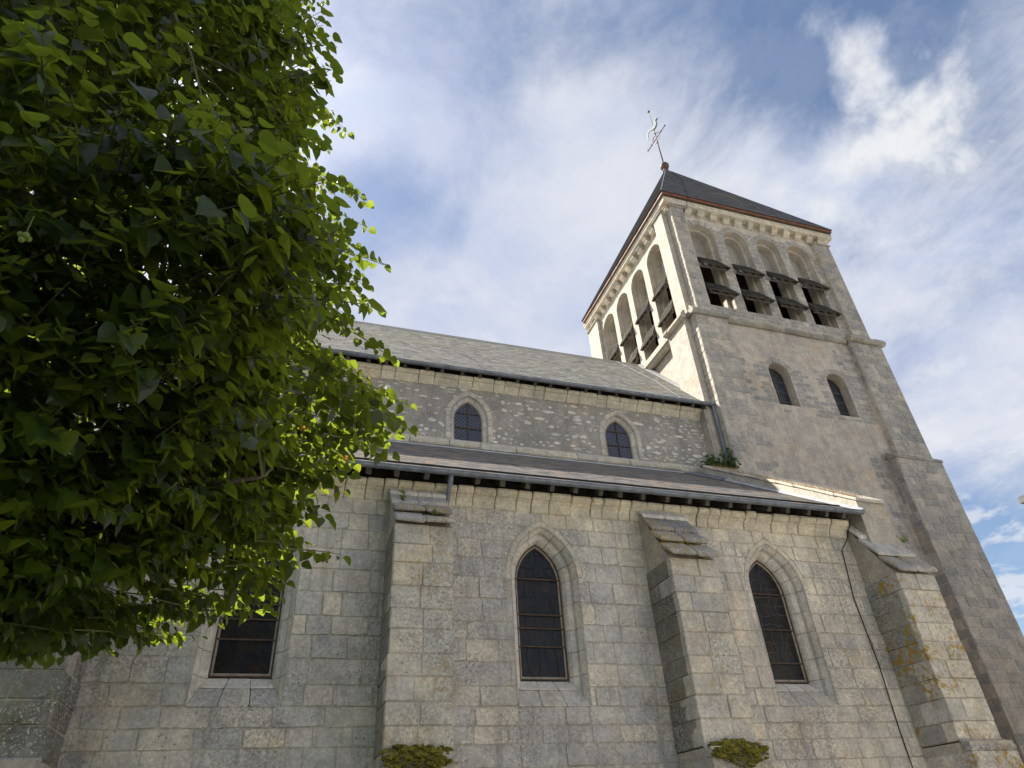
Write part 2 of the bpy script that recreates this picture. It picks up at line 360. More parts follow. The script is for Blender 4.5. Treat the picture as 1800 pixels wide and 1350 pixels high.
def lay(u0, u1, zs, wmin, wmax, rng):
    cells = []
    for i in range(len(zs) - 1):
        us = [u0 - (rng.uniform(0, wmax * .6) if i % 2 else 0)]
        while us[-1] < u1: us.append(us[-1] + rng.uniform(wmin, wmax))
        us = [max(min(u, u1), u0) for u in us]
        if len(us) > 2 and us[-1] - us[-2] < wmin * .5: us.pop(-2)
        for a, b in zip(us[:-1], us[1:]):
            if b - a > .03: cells.append((a, b, zs[i], zs[i + 1]))
    return cells
def clip_cells(cells, ops):
    """cells minus openings; an opening = (cx, half(v), vbot, vtop)"""
    res = []
    for a, b, c, d in cells:
        op = next((o for o in ops if d > o[2] + .01 and c < o[3] - .01 and b > o[0] - o[1](c if c > o[2] else o[2]) and a < o[0] + o[1](c if c > o[2] else o[2])), None)
        if not op: res.append([(a, c), (b, c), (b, d), (a, d)]); continue
        cx = op[0]; vv = [c + (d - c) * i / 3 for i in range(4)]
        for sgn in (-1, 1):
            lo, hi = (a, min(b, cx)) if sgn < 0 else (max(a, cx), b)
            if hi - lo < .02: continue
            if sgn < 0: edge = [(max(lo, min(hi, cx - op[1](v))), v) for v in vv]; poly = [(lo, c)] + edge + [(lo, d)]
            else: edge = [(min(hi, max(lo, cx + op[1](v))), v) for v in vv]; poly = [(hi, d)] + edge[::-1] + [(hi, c)]
            if max(abs(e[0] - (lo if sgn < 0 else hi)) for e in edge) < .07: continue
            if area(poly) < .006: continue
            # drop doubled points
            q = [p for i, p in enumerate(poly) if math.hypot(p[0] - poly[i - 1][0], p[1] - poly[i - 1][1]) > .012]
            if len(q) >= 3: res.append(q)
    return res
class Arch:
    """opening outline: jambs plus a pointed (rise > hw) or round arch, with offsets"""
    def __init__(s, cx, hw, sill, spring, apex): s.cx, s.hw, s.sill, s.sp = cx, hw, sill, spring; s.rise = apex - spring; s.R = (hw * hw + s.rise ** 2) / (2 * hw); s.apex = apex
    def th(s, o): return math.acos(max(-1, min(1, (s.R - s.hw) / (s.R + o))))
    def top(s, o=0): return s.sp + (s.R + o) * math.sin(s.th(o))
    def arc(s, t, o, sgn):                   # t angle, clamped at the crown
        t = min(t, s.th(o)); return (s.cx + sgn * (s.hw - s.R + (s.R + o) * math.cos(t)), s.sp + (s.R + o) * math.sin(t))
    def loop(s, o=0, bot=None, n=9):
        b = s.sill if bot is None else bot; T = s.th(o)
        r = [(s.cx + s.hw + o, b)] + [s.arc(T * i / n, o, 1) for i in range(n + 1)]
        l = [s.arc(T * i / n, o, -1) for i in range(n)][::-1] + [(s.cx - s.hw - o, b)]
        return r + l
    def half(s, o=0):
        def h(v):
            if v <= s.sp: return s.hw + o
            q = (s.R + o) ** 2 - (v - s.sp) ** 2
            return max(0, s.hw - s.R + math.sqrt(q)) if q > 0 else 0
        return h
    def pieces(s, P, prof, rng, jamb_h=.3, nv=5, bot=None, gap=.004, jit=.003):
        """dressed blocks: prof = [(offset, depth inward)...]; jamb blocks then voussoirs"""
        res = []; b = s.sill if bot is None else bot
        n = max(1, round((s.sp - b) / jamb_h)); zs = [b] + [b + (s.sp - b) * (i + rng.uniform(-.2, .2)) / n for i in range(1, n)] + [s.sp]
        def grid(cols, tone):
            k = len(prof); mb = MB(); vs = []; dj = rng.uniform(-jit, jit)
            for c in cols: vs += [P(u, v, -d + dj) for (u, v), (o, d) in zip(c, prof)]
            fs = [(i * k + j, i * k + j + 1, (i + 1) * k + j + 1, (i + 1) * k + j) for i in range(len(cols) - 1) for j in range(k - 1)]
            # end caps and back
            bk = len(vs)
            for c in (cols[0], cols[-1]):
                (ua, va), (ub, vb) = c[0], c[-1]; vs += [P(ua, va, -prof[0][1] - .05), P(ub, vb, -prof[0][1] - .05)]
            fs += [tuple(range(k)) + (bk + 1, bk), tuple(range((len(cols) - 1) * k, len(cols) * k)) + (bk + 3, bk + 2)]
            mb.add(vs, fs, tone); mb.c = vs[k]; mb.sz = .25; return mb
        for sgn in (-1, 1):
            for a, c in zip(zs[:-1], zs[1:]):
                res.append(grid([[(s.cx + sgn * (s.hw + o), z) for o, d in prof] for z in (a + gap, c - gap)], rng.random()))
            T = s.th(prof[-1][0]); ts = [T * i / nv for i in range(nv + 1)]
            for a, c in zip(ts[:-1], ts[1:]):
                g = gap / s.R; m2 = (a + c) / 2
                res.append(grid([[s.arc(t, o, sgn) for o, d in prof] for t in (a + g, m2, c - g)], rng.random()))
        return res
def slates(mb, P, u0f, u1f, L, expo, wid, rng, lift=.012):
    """rows of overlapping slates; P(u, v, d): v runs up the slope"""
    n = int(L / expo)
    for i in range(n):
        v = i * expo; a, b = u0f(v), u1f(v); u = a - rng.uniform(0, wid)
        while u < b:
            q = u + wid * rng.uniform(.85, 1.15); x0, x1 = max(u + .003, a), min(q - .003, b); u = q
            if x1 - x0 < .02: continue
            e = rng.uniform(-.006, .006); l = lift * rng.uniform(.7, 1.5)
            a2, b2 = u0f(v + expo + .02), u1f(v + expo + .02); y0, y1 = min(max(x0, a2), b2), max(min(x1, b2), a2)
            mb.add([P(x0, v + e, l), P(x1, v + e, l), P(y1, v + expo + .02, .0), P(y0, v + expo + .02, .0), P(x0, v + e, -.002), P(x1, v + e, -.002)], [(0, 1, 2, 3), (4, 5, 1, 0)], rng.random())
    return mb
# ------------------------------------------------------------------ ground
g = MB()
n = 24
for i in range(n):
    for j in range(n):
        x0, y0 = -240 + 20 * i, -240 + 20 * j
        g.add([(x0, y0, -1.6), (x0 + 20, y0, -1.6), (x0 + 20, y0 + 20, -1.6), (x0, y0 + 20, -1.6)], [(0, 1, 2, 3)])
tag(g.build('ground', 'gravel', origin=(0, 0, -1.6)), kind='structure')
M['unseen_dark_ground'] = plain('unseen_dark_ground', (.045, .075, .022), .95, .5, 8, bs=1, c2=(.03, .045, .016))  # unseen dark ground, added to cut light bounced up onto the tree
lw = MB(); lw.add([(-60, -60, -1.596), (1.2, -60, -1.596), (1.2, 8.4, -1.596), (-60, 8.4, -1.596)], [(0, 1, 2, 3)])
tag(lw.build('unseen_dark_ground', 'unseen_dark_ground'), kind='structure')
# ------------------------------------------------------------------ church: aisle
rng = random.Random(11)
church = empty('church', (2, 12, -1.6), 'long stone church with slate roofs, pointed windows and stepped buttresses beside the tower', 'church')
YW = 10.0; PW = front(YW); XA, XB = -9.0, 10.55
wins = [Arch(c, .404, 2.08, 3.60, 4.262) for c in (-4.95, -.511, 3.896, 8.389)]
SB = 1.66; OUT = .175; HOOD = .262
aw = MB()
holes = [a.loop(OUT - .01, SB) for a in wins]
aw.sheet([[(XA, -1.6), (XB, -1.6), (XB, 5.15), (XA, 5.15)]] + [h[::-1] for h in holes], PW)
for h in holes: aw.wall(h, PW, 0, -.5)
aw.sheet([[(XA, -1.6), (XB, -1.6), (XB, 5.15), (XA, 5.15)]] + [h[::-1] for h in holes], PW, -.55)
aisle_wall = aw.build('aisle_wall', 'mortar', church)
zs = rows(-1.6, 4.69, .25, .33, rng, (SB, .62))
def stone_half(a):
    h1, h2 = a.half(OUT + .004), a.half(HOOD + .004)
    return lambda v: h2(v) if v > a.sp - .02 else h1(v)
ops = [(a.cx, stone_half(a), SB, a.top(HOOD)) for a in wins]
sts = []
for i in range(len(zs) - 1):
    big = zs[i] < 2.0
    cells = lay(XA, XB, zs[i:i + 2], .34 if big else .26, .74 if big else .58, rng)
    for poly in clip_cells(cells, ops):
        xm = sum(p[0] for p in poly) / len(poly); zm = zs[i]
        warm = .25 + .55 * max(0, min(1, (xm - 5) / 4)) + (.25 if zm > 4 else 0)
        t = max(0, min(1, rng.gauss(warm, .25)))
        if rng.random() < .05: t = 1.0
        sts.append(stone(poly, PW, rng, rng.choice((.004, .006, .012)), .006, tone=t, rough=.008, gap=rng.choice((.002, .004, .007))))
emit(sts, 'stone', 'ashlar', aisle_wall, 300, 'outlying_stones')
# windows of the aisle
def pane_strip(mb, a, P, z0, z1, o, d, n=6):
    h = a.half(o); zz = [z0 + (z1 - z0) * i / n for i in range(n + 1)]
    zz = [min(z, a.top(o) - .002) for z in zz]
    vs = []
    for z in zz: vs += [P(a.cx - h(z), z, -d), P(a.cx + h(z), z, -d)]
    return mb.add(vs, [(2 * i, 2 * i + 1, 2 * i + 3, 2 * i + 2) for i in range(n)])
PROF = [(0, .37), (.012, .30), (.045, .235), (.095, .19), (.108, .18), (.118, .10), (.150, .04), (OUT, -.004)]
HPROF = [(OUT + .004, .02), (OUT + .006, -.012), (HOOD - .006, -.012), (HOOD, .02)]
def came_net(mb, a, P, z0, z1, d, rng, step, r=.0045, flow=0.):
    """lead lines between the bars"""
    h = a.half(-.04); z = z0
    cols = 5
    grid = []
    nz = max(2, int((z1 - z0) / step))
    for i in range(nz + 1):
        zc = z0 + (z1 - z0) * i / nz; row = []
        for j in range(cols + 1):
            hw = h(min(zc, a.top(-.04) - .01)); u = a.cx + hw * (2 * j / cols - 1)
            if 0 < j < cols: u += rng.uniform(-.05, .05) + flow * math.sin(zc * 6 + j); u = max(a.cx - hw, min(a.cx + hw, u))
            row.append((u, zc + (rng.uniform(-.03, .03) if 0 < i < nz else 0)))
        grid.append(row)
    for i in range(nz + 1):
        for j in range(cols + 1):
            if j < cols and rng.random() < .62: mb.tube([P(*grid[i][j], -d), P((grid[i][j][0] + grid[i][j + 1][0]) / 2, (grid[i][j][1] + grid[i][j + 1][1]) / 2 + rng.uniform(-.025, .025), -d), P(*grid[i][j + 1], -d)], r, 4, cap=False)
            if i < nz and 0 < j < cols and rng.random() < .8: mb.tube([P(*grid[i][j], -d), P((grid[i][j][0] + grid[i + 1][j][0]) / 2 + rng.uniform(-.03, .03), (grid[i][j][1] + grid[i + 1][j][1]) / 2, -d), P(*grid[i + 1][j], -d)], r, 4, cap=False)
for k, a in enumerate(wins):
    r2 = random.Random(50 + k)
    fr = MB()
    for o0, o1, d0, d1 in ((-.018, .004, .345, .375), ):
        lo, li = a.loop(o1, n=10), a.loop(o0, a.sill + .02, n=10)
        m_ = len(lo); vs = [PW(u, v, -d0) for u, v in lo] + [PW(u, v, -d0) for u, v in li] + [PW(u, v, -d1 - .03) for u, v in li]
        fr.add(vs, [(i, (i + 1) % m_, (i + 1) % m_ + m_, i + m_) for i in range(m_)] + [(i + m_, (i + 1) % m_ + m_, (i + 1) % m_ + 2 * m_, i + 2 * m_) for i in range(m_)])
    win = fr.build('lancet_window', 'iron', church)
    inner = MB(); lo, li = a.loop(-.018, a.sill + .02, n=10), a.loop(-.045, a.sill + .055, n=10); m_ = len(lo)
    inner.add([PW(u, v, -.362) for u, v in lo] + [PW(u, v, -.372) for u, v in li] + [PW(u, v, -.40) for u, v in li], [(i, (i + 1) % m_, (i + 1) % m_ + m_, i + m_) for i in range(m_)] + [(i + m_, (i + 1) % m_ + m_, (i + 1) % m_ + 2 * m_, i + 2 * m_) for i in range(m_)])
    inner.build('window_frame', 'frame', win)
    bars = [3.61, 2.97, 2.40] if k == 3 else [3.66, 3.075, 2.86, 2.58]
    edges = [a.sill + .03] + sorted(bars) + [a.top(-.03)]
    for z0, z1 in zip(edges[:-1], edges[1:]):
        pane_strip(MB(), a, PW, z0, z1, -.03, .385 + r2.uniform(0, .006), 8).build('pane', 'glass_big', win)
    for z in bars:
        hw = a.half(-.02)(z); b = MB().box(a.cx - hw, a.cx + hw, YW + .355, YW + .378, z - .011, z + .011); b.build('saddle_bar', 'iron', win)
    if k >= 1:
        lc = MB()
        if k == 3: came_net(lc, a, PW, 2.42, 4.22, .382, r2, .16, .0032, .03)
        else: came_net(lc, a, PW, 3.70, 4.22, .382, r2, .13, .004); came_net(lc, a, PW, 2.12, 3.62, .382, r2, .25, .0028)
        lc.build('lead_came', 'lead' if k == 3 else 'cable', win, kind='stuff')
    sr = MB(); sr.wall(a.loop(.004, SB), PW, -.372, -.42); sr.build('reveal_bed', 'mortar', win)
    pcs = a.pieces(PW, PROF, r2, .42, 4, SB)
    for p in pcs: p.build('jamb_stone', 'dressed', win)
    hp = Arch(a.cx, a.hw, a.sp - .10, a.sp, a.apex).pieces(PW, HPROF, r2, .12, 4)
    for p in hp: p.build('hood_stone', 'ashlar_clean', win)
    # sloping sill in two courses
    us = [-.40, -.14, .13, .40]
    for (y0, z0, y1, z1, e, mat) in ((.37, 2.075, .20, 1.93, 0, 'dressed'), (.20, 1.915, .0, 1.672, .10, 'ashlar')):
        for u0, u1 in zip(us[:-1], us[1:]):
            f = 1 + e / .4; xa, xb = a.cx + u0 * f + .004, a.cx + u1 * f - .004; xc, xd = a.cx + u0 * (f + .18) + .004, a.cx + u1 * (f + .18) - .004
            t = r2.random()
            MB().hexa([(xc, YW + y1 - .012, z1 - .02), (xd, YW + y1 - .012, z1 - .02), (xb, YW + y0, z0 - .10), (xa, YW + y0, z0 - .10), (xc, YW + y1 - .012, z1), (xd, YW + y1 - .012, z1), (xb, YW + y0, z0), (xa, YW + y0, z0)], .008, t, .003, r2).build('sill_stone', mat, win)
# cornice of the aisle
CPROF = [(-.05, 4.675), (.02, 4.68), (.045, 4.70), (.055, 4.76), (.085, 4.825), (.125, 4.85), (.135, 4.862), (.125, 4.872), (.165, 4.885), (.205, 4.915), (.222, 4.955), (.21, 4.99), (.17, 5.005), (-.05, 5.01)]
def cornice_run(prof, P, u0, u1, wmin, wmax, name, mat, parent, rng, sx=1):
    u = u0
    while u < u1 - .05:
        e = min(u1, u + rng.uniform(wmin, wmax)); e = u1 if u1 - e < wmin * .5 else e
        dj, vj, sk = rng.uniform(-.02, .012), rng.uniform(-.010, .010), rng.uniform(-.025, .025)
        worn = rng.random() < .12
        mb = MB(); nn = len(prof); vs = []
        for uu, g_ in ((u, .007), (u + .03, 0), (e - .03, 0), (e, -.007)):
            s_ = .985 if uu in (u, e) else 1
            for d, v in prof:
                dd = d + (dj if d > 0 else 0)
                if worn and d > .1: dd *= .72
                if d > 0: dd *= (.90 if s_ < 1 else 1) * rng.uniform(.985, 1.015)
                vs.append(P(uu + g_ + (sk * (v - prof[0][1]) * 2 if 0 < 1 else 0) * 0 + sk * (v - 4.85 if prof is CPROF else 0), v + (vj if 0 < d else 0), dd))
        fs = [tuple(range(nn)), tuple(range(3 * nn, 4 * nn))[::-1]] + [(r_ * nn + i, (r_ + 1) * nn + i, (r_ + 1) * nn + (i + 1) % nn, r_ * nn + (i + 1) % nn) for r_ in range(3) for i in range(nn)]
        mb.add(vs, fs, max(0, min(1, rng.gauss(.65, .25)))); mb.build(name, mat, parent); u = e
cornice_run(CPROF, PW, XA, 10.37, .22, .40, 'cornice_stone', 'cornice', aisle_wall, rng)
# aisle roof
A_S = math.atan(.665); RY, RZ = 9.52, 5.075
class Slope:
    def __init__(s, y, z, ang): s.y, s.z, s.c, s.s = y, z, math.cos(ang), math.sin(ang)
    def __call__(s, u, v, d=0): return V3((u, s.y + v * s.c - d * s.s, s.z + v * s.s + d * s.c))
PA = Slope(RY, RZ, A_S); LA = (14.86 - RY) / math.cos(A_S); XE = 10.55
ar = MB(); ar.hexa([PA(XA, 0, -.05), PA(XE, 0, -.05), PA(XE, LA, -.05), PA(XA, LA, -.05), PA(XA, 0, -.006), PA(XE, 0, -.006), PA(XE, LA, -.006), PA(XA, LA, -.006)], 0)
aroof = ar.build('aisle_roof', 'wood_dark', church)
slates(MB(), PA, lambda v: XA, lambda v: XE, LA, .105, .20, rng, .0028).build('slates', 'slate_aisle', aroof, kind='stuff')
for x in np.arange(XA + .2, 10.5, .44):
    x = x + rng.uniform(-.05, .05)
    MB().hexa([PA(x, .03, -.17), PA(x + .085, .03, -.17), PA(x + .085, 1.2, -.17), PA(x, 1.2, -.17), PA(x, .03, -.052), PA(x + .085, .03, -.052), PA(x + .085, 1.2, -.052), PA(x, 1.2, -.052)], .006, .5, .006, rng).build('rafter_tail', 'wood_grey', aroof)
MB().box(XA, 10.5, 9.98, 10.05, 5.0, 5.42).build('wall_plate', 'void_shade', aroof)
def gutter(name, x0, x1, y, z, r, parent, seam=.62):
    mb = MB(); n_ = 9; prof = [(y + r * math.cos(math.pi + math.pi * i / n_), z + r * math.sin(math.pi + math.pi * i / n_)) for i in range(n_ + 1)]
    inn = [(y + (r - .006) * math.cos(math.pi + math.pi * i / n_), z + (r - .006) * math.sin(math.pi + math.pi * i / n_)) for i in range(n_ + 1)][::-1]
    P = lambda u, v, d: V3((u, d, v)); mb.prism(prof + inn, P, x0, x1)
    mb.tube([(x0, y - r, z), (x1, y - r, z)], .010, 6)
    o = mb.build(name, 'zinc', parent)
    x = x0 + .3
    while x < x1 - .1:
        c = MB(); pr = [(y + (r + .005) * math.cos(math.pi + math.pi * i / n_), z + (r + .005) * math.sin(math.pi + math.pi * i / n_)) for i in range(n_ + 1)]
        c.prism(pr + inn, P, x - .014, x + .014); c.build('gutter_joint', 'zinc', o); x += seam * random.Random(int(x * 100)).uniform(.7, 1.25)
    return o
gutter('gutter', XA, 10.47, 9.48, 5.055, .062, church)
# zinc downpipe beside the second buttress
MB().tube([(2.22, 9.50, 5.0), (2.22, 9.52, 4.93), (2.235, 9.86, 4.72), (2.235, 9.90, 4.55), (2.235, 9.90, -1.6)], .042, 10).build('downpipe', 'zinc', church, smooth=True)
# black cable on the wall by the third buttress
MB().tube([(10.37, 9.72, 5.0), (10.36, 9.985, 4.66), (10.14, 9.975, 4.43), (10.03, 9.975, 3.5), (10.08, 9.975, 2.3), (10.045, 9.975, 1.3), (10.05, 9.975, -1.5)], .009, 6).build('cable', 'cable', church)
# ------------------------------------------------------------------ buttresses
def buttress(x0, drip, top, mat, rows_w, k):
    r2 = random.Random(900 + k); x1 = x0 + .874; yf = 9.175; led = 1.02
    core = MB().box(x0 + .012, x1 - .012, yf + .012, YW + .02, led, drip - .02)
    core.box(x0 - .015, x1 + .015, yf - .15, YW + .02, -1.6, led - .02)
    core.hexa([(x0 + .02, yf + .05, drip - .03), (x1 - .02, yf + .05, drip - .03), (x1 - .02, YW + .02, drip - .03), (x0 + .02, YW + .02, drip - .03), (x0 + .02, yf + .05, drip), (x1 - .02, yf + .05, drip), (x1 - .02, YW + .02, top - .06), (x0 + .02, YW + .02, top - .06)], 0)
    b = core.build('buttress', 'mortar', church)
    zs = rows(led, drip, .25, .34, r2)
    for i, (za, zb) in enumerate(zip(zs[:-1], zs[1:])):
        s = r2.uniform(.34, .66) if r2.random() < .8 else r2.uniform(.24, .3); xm = x0 + .874 * s; ga = .005
        dl, dr = (.50, .30) if i % 2 else (.30, .52)
        dl += r2.uniform(-.06, .06); dr += r2.uniform(-.06, .06)
        for (a, c, ya, yb) in ((x0, xm - ga, yf, yf + dl), (xm + ga, x1, yf, yf + dr), (x0 - .004, x0 + .2, yf + (.10 if k else dl) + .012, YW - .002), (x1 - .2, x1, yf + dr + .012, YW - .002)):
            j = r2.uniform(-.014, .010)
            MB().box(a + (j if a in (x0,) else 0), c + (j if c == x1 else 0), ya + (r2.uniform(-.014, .008) if ya == yf else 0), yb, za + ga, zb - ga, .011, max(0, min(1, r2.gauss(.45 if k < 3 else .6, .28))), .005, r2).build('buttress_stone', mat if ya == yf else ('flank_lichen_shade' if k == 3 else 'buttress_dark'), b)
    # weathering: sloping slabs, then worn drip courses
    nrow = len(rows_w); H = top - drip; ys = [YW + .0] + [YW - (YW - yf + .06) * (i + 1) / nrow for i in range(nrow)]; zt = [top - H * i / nrow for i in range(nrow + 1)]
    for i, (ns, rough) in enumerate(rows_w):
        cuts = [x0 - .02] + sorted(x0 - .02 + .914 * (q + r2.uniform(-.12, .12)) / ns for q in range(1, ns)) + [x1 + .02]
        for a, c in zip(cuts[:-1], cuts[1:]):
            ov = (.055 if rough else .028) if i < nrow - 1 else .06; ya, yb = ys[i + 1] - ov, ys[i] + (.02 if i else 0); z1, z0 = zt[i + 1] + (.085 if rough else .03), zt[i]
            th = .075 if not rough else .10
            MB().hexa([(a + .003, ya, z1 - th), (c - .003, ya, z1 - th), (c - .003, yb, z0 - th - .02), (a + .003, yb, z0 - th - .02), (a + .003, ya, z1), (c - .003, ya, z1), (c - .003, yb, z0), (a + .003, yb, z0)], .014 if not rough else .028, r2.uniform(.0, .35) if not rough else r2.uniform(.3, 1), .003 if not rough else .014, r2).build('weathering_slab', 'cap' if (rough or k == 2 and i > 0) else ('dressed' if i == 0 else 'ashlar'), b)
    # lower stage with a sloping ledge
    MB().hexa([(x0 - .03, yf - .17, led - .16), (x1 + .03, yf - .17, led - .16), (x1 + .03, yf + .03, led - .16), (x0 - .03, yf + .03, led - .16), (x0 - .03, yf - .17, led - .10), (x1 + .03, yf - .17, led - .10), (x1 + .03, yf + .03, led + .04), (x0 - .03, yf + .03, led + .04)], .02, .4, .012, r2).build('ledge_stone', 'cap', b)
    zs = rows(-1.6, led - .16, .26, .33, r2)
    low = MB()
    for za, zb in zip(zs[:-1], zs[1:]):
        xm = x0 + .874 * r2.uniform(.3, .7)
        for a, c in ((x0 - .03, xm - .005), (xm + .005, x1 + .03)): low.box(a, c, yf - .16, YW - .003, za + .005, zb - .005, .01, r2.random(), .004, r2)
    low.build('lower_stones', mat, b, kind='stuff')
    return b
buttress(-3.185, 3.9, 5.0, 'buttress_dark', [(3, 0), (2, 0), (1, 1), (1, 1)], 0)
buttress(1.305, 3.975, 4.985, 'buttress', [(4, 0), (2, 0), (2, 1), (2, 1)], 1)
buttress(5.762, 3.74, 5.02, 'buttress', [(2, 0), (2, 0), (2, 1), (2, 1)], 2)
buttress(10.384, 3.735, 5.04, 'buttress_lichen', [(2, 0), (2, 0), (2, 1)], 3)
# end wall of the aisle with its raised coping
ew = MB(); ew.hexa([(10.56, 9.62, -1.6), (11.24, 9.62, -1.6), (11.24, 14.3, -1.6), (10.56, 14.3, -1.6), (10.56, 9.62, 5.36), (11.24, 9.62, 5.36), (11.24, 14.3, 8.52), (10.56, 14.3, 8.52)], .0)
endw = ew.build('aisle_gable_wall', 'tower_roughcast', church)
n_ = 9
for i in range(n_):
    y0, y1 = 9.56 + (14.2 - 9.56) * i / n_, 9.56 + (14.2 - 9.56) * (i + 1) / n_; f = lambda y: 5.33 + (y - 9.56) * .676
    MB().hexa([(10.53, y0 + .004, f(y0)), (11.27, y0 + .004, f(y0)), (11.27, y1 - .004, f(y1)), (10.53, y1 - .004, f(y1)), (10.53, y0 + .004, f(y0) + .07), (11.27, y0 + .004, f(y0) + .07), (11.27, y1 - .004, f(y1) + .07), (10.53, y1 - .004, f(y1) + .07)], .012, rng.random(), .008, rng).build('coping_stone', 'ashlar_clean', endw)
MB().hexa([PA(10.47, .02, .014), PA(10.548, .02, .014), PA(10.548, 4.65, .014), PA(10.47, 4.65, .014), PA(10.47, .02, .02), PA(10.548, .02, .07), PA(10.548, 4.65, .07), PA(10.47, 4.65, .02)], 0).build('verge_flashing', 'flashing', church)
MB().hexa([PA(10.35, 4.67, .012), PA(10.548, 4.67, .012), PA(10.548, 6.0, .012), PA(10.1, 6.0, .012), PA(10.35, 4.67, .03), PA(10.548, 4.67, .08), PA(10.548, 6.0, .08), PA(10.1, 6.0, .03)], 0).build('valley_flashing', 'zinc', church)
sp = MB()
for i in range(95):
    y = 9.65 + i * .036; f = 5.40 + (y - 9.56) * .676
    for dx in (-.09, .0): sp.tube([(10.72 + dx * .2, y, f), (10.70 + dx, y + rng.uniform(-.012, .012), f + .11)], .0028, 3, cap=False)
sp.build('bird_spikes', 'spike', endw, kind='stuff')
# ------------------------------------------------------------------ nave
YN = 14.84; PN = front(YN); NX1 = 11.62
nwins = [Arch(c, .405, 8.90, 9.60, 10.19) for c in (-4.95, -.50, 3.97, 8.46)]
nm = MB(); nh = [a.loop(.09, 8.86) for a in nwins]
for d in (0, -.6): nm.sheet([[(XA, 6.0), (NX1, 6.0), (NX1, 11.1), (XA, 11.1)]] + [h[::-1] for h in nh], PN, d)
for h in nh: nm.wall(h, PN, 0, -.55)
nave_wall = nm.build('nave_wall', 'plaster_nave', church)
r3 = random.Random(5); rub = []
nops = [(a.cx, a.half(.24), 8.8, a.top(.26)) for a in nwins]
zz = rows(8.9, 10.58, .07, .17, r3)
for i in range(len(zz) - 1):
    for a, b, c, d in lay(-3.0, NX1 - .1, zz[i:i + 2], .12, .42, r3):
        xm, zm = (a + b) / 2, (c + d) / 2
        dens = .36 + .35 * max(0, (xm - 7.5) / 4) + (.25 if zm < 9.5 else 0) - (.15 if xm < 2 else 0)
        if r3.random() > dens: continue
        for poly in clip_cells([(a, b, c, d)], nops):
            cx = sum(p[0] for p in poly) / len(poly); cz = sum(p[1] for p in poly) / len(poly); rx, rz = max(p[0] for p in poly) - cx, max(p[1] for p in poly) - cz
            if rx < .03 or rz < .02: continue
            sc_ = r3.uniform(.45, 1.15) * (1.3 if r3.random() < .08 else 1); cz += r3.uniform(-.05, .05); q = [(cx + rx * sc_ * math.cos(t) * r3.uniform(.55, 1.15), cz + rz * sc_ * .9 * math.sin(t) * r3.uniform(.55, 1.2)) for t in [2 * math.pi * m_ / 7 + r3.uniform(-.25, .25) for m_ in range(7)]]
            rub.append(stone(q, PN, r3, .006, .006, .03, .001, .004))
emit(rub, 'rubble_stone', 'rubble', nave_wall, 290, 'small_rubble')
NPROF = [(0, .17), (.01, .13), (.055, .085), (.065, .075), (.11, .0), (.118, -.006)]
NRING = [(.122, .02), (.124, -.010), (.245, -.010), (.25, .02)]
for k, a in enumerate(nwins):
    r2 = random.Random(70 + k)
    fr = MB(); lo, li = a.loop(.002, n=10), a.loop(-.03, a.sill + .02, n=10); m_ = len(lo)
    fr.add([PN(u, v, -.165) for u, v in lo] + [PN(u, v, -.165) for u, v in li] + [PN(u, v, -.20) for u, v in li], [(i, (i + 1) % m_, (i + 1) % m_ + m_, i + m_) for i in range(m_)] + [(i + m_, (i + 1) % m_ + m_, (i + 1) % m_ + 2 * m_, i + 2 * m_) for i in range(m_)])
    win = fr.build('clerestory_window', 'frame', church)
    bars = [9.82, 9.36]; ed = [a.sill + .01] + sorted(bars) + [a.top(-.02)]
    for z0, z1 in zip(ed[:-1], ed[1:]): pane_strip(MB(), a, PN, z0, z1, -.02, .19, 8).build('pane', 'glass_nave', win)
    for z in bars: MB().box(a.cx - a.half(-.02)(z), a.cx + a.half(-.02)(z), YN + .165, YN + .188, z - .016, z + .016).build('glazing_bar', 'iron', win)
    MB().box(a.cx - .018, a.cx + .018, YN + .160, YN + .186, a.sill + .02, a.top(-.03)).build('mullion', 'iron', win)
    for p in a.pieces(PN, NPROF, r2, .24, 4, a.sill - .02): p.build('jamb_stone', 'dressed', win)
    ring = a.pieces(PN, NRING, r2, .22, 4, a.sill - .02, .006, .006)
    for p in ring: p.build('surround_stone', 'ashlar_clean', win)
cornice_run([(-.03, 8.60), (.10, 8.60), (.135, 8.63), (.14, 8.70), (.10, 8.73), (.085, 8.79), (.0, 8.87), (-.03, 8.87)], PN, XA, 11.25, .55, 1.1, 'string_stone', 'ashlar_clean', nave_wall, rng)
MB().prism([(-.02, 8.50), (.17, 8.50), (.17, 8.535), (.05, 8.60), (-.02, 8.60)], PN, XA, 11.2).build('roof_flashing', 'flashing', church)
NC = [(-.03, 10.50), (.03, 10.505), (.06, 10.55), (.11, 10.62), (.14, 10.66), (.15, 10.68), (.20, 10.70), (.24, 10.75), (.24, 10.80), (.18, 10.82), (-.03, 10.82)]
cornice_run(NC, PN, XA, 11.35, .30, .72, 'cornice_stone', 'cornice', nave_wall, rng)
N_S = math.atan(1.135); PNR = Slope(14.42, 10.86, N_S); LN = (18.03 - 14.42) / math.cos(N_S); XN = 11.75
nr = MB(); nr.hexa([PNR(XA, 0, -.06), PNR(XN, 0, -.06), PNR(XN, LN, -.06), PNR(XA, LN, -.06), PNR(XA, 0, -.006), PNR(XN, 0, -.006), PNR(XN, LN, -.006), PNR(XA, LN, -.006)], 0)
zr = PNR(0, LN, 0).z
nr.hexa([(XA, 18.03, zr - .06), (XN, 18.03, zr - .06), (XN, 21.7, 10.7), (XA, 21.7, 10.7), (XA, 18.03, zr), (XN, 18.03, zr), (XN, 21.7, 10.8), (XA, 21.7, 10.8)], 0)
nroof = nr.build('nave_roof', 'wood_dark', church)
slates(MB(), PNR, lambda v: XA, lambda v: XN - .05, LN, .115, .21, rng, .006).build('slates', 'slate_nave', nroof, kind='stuff')
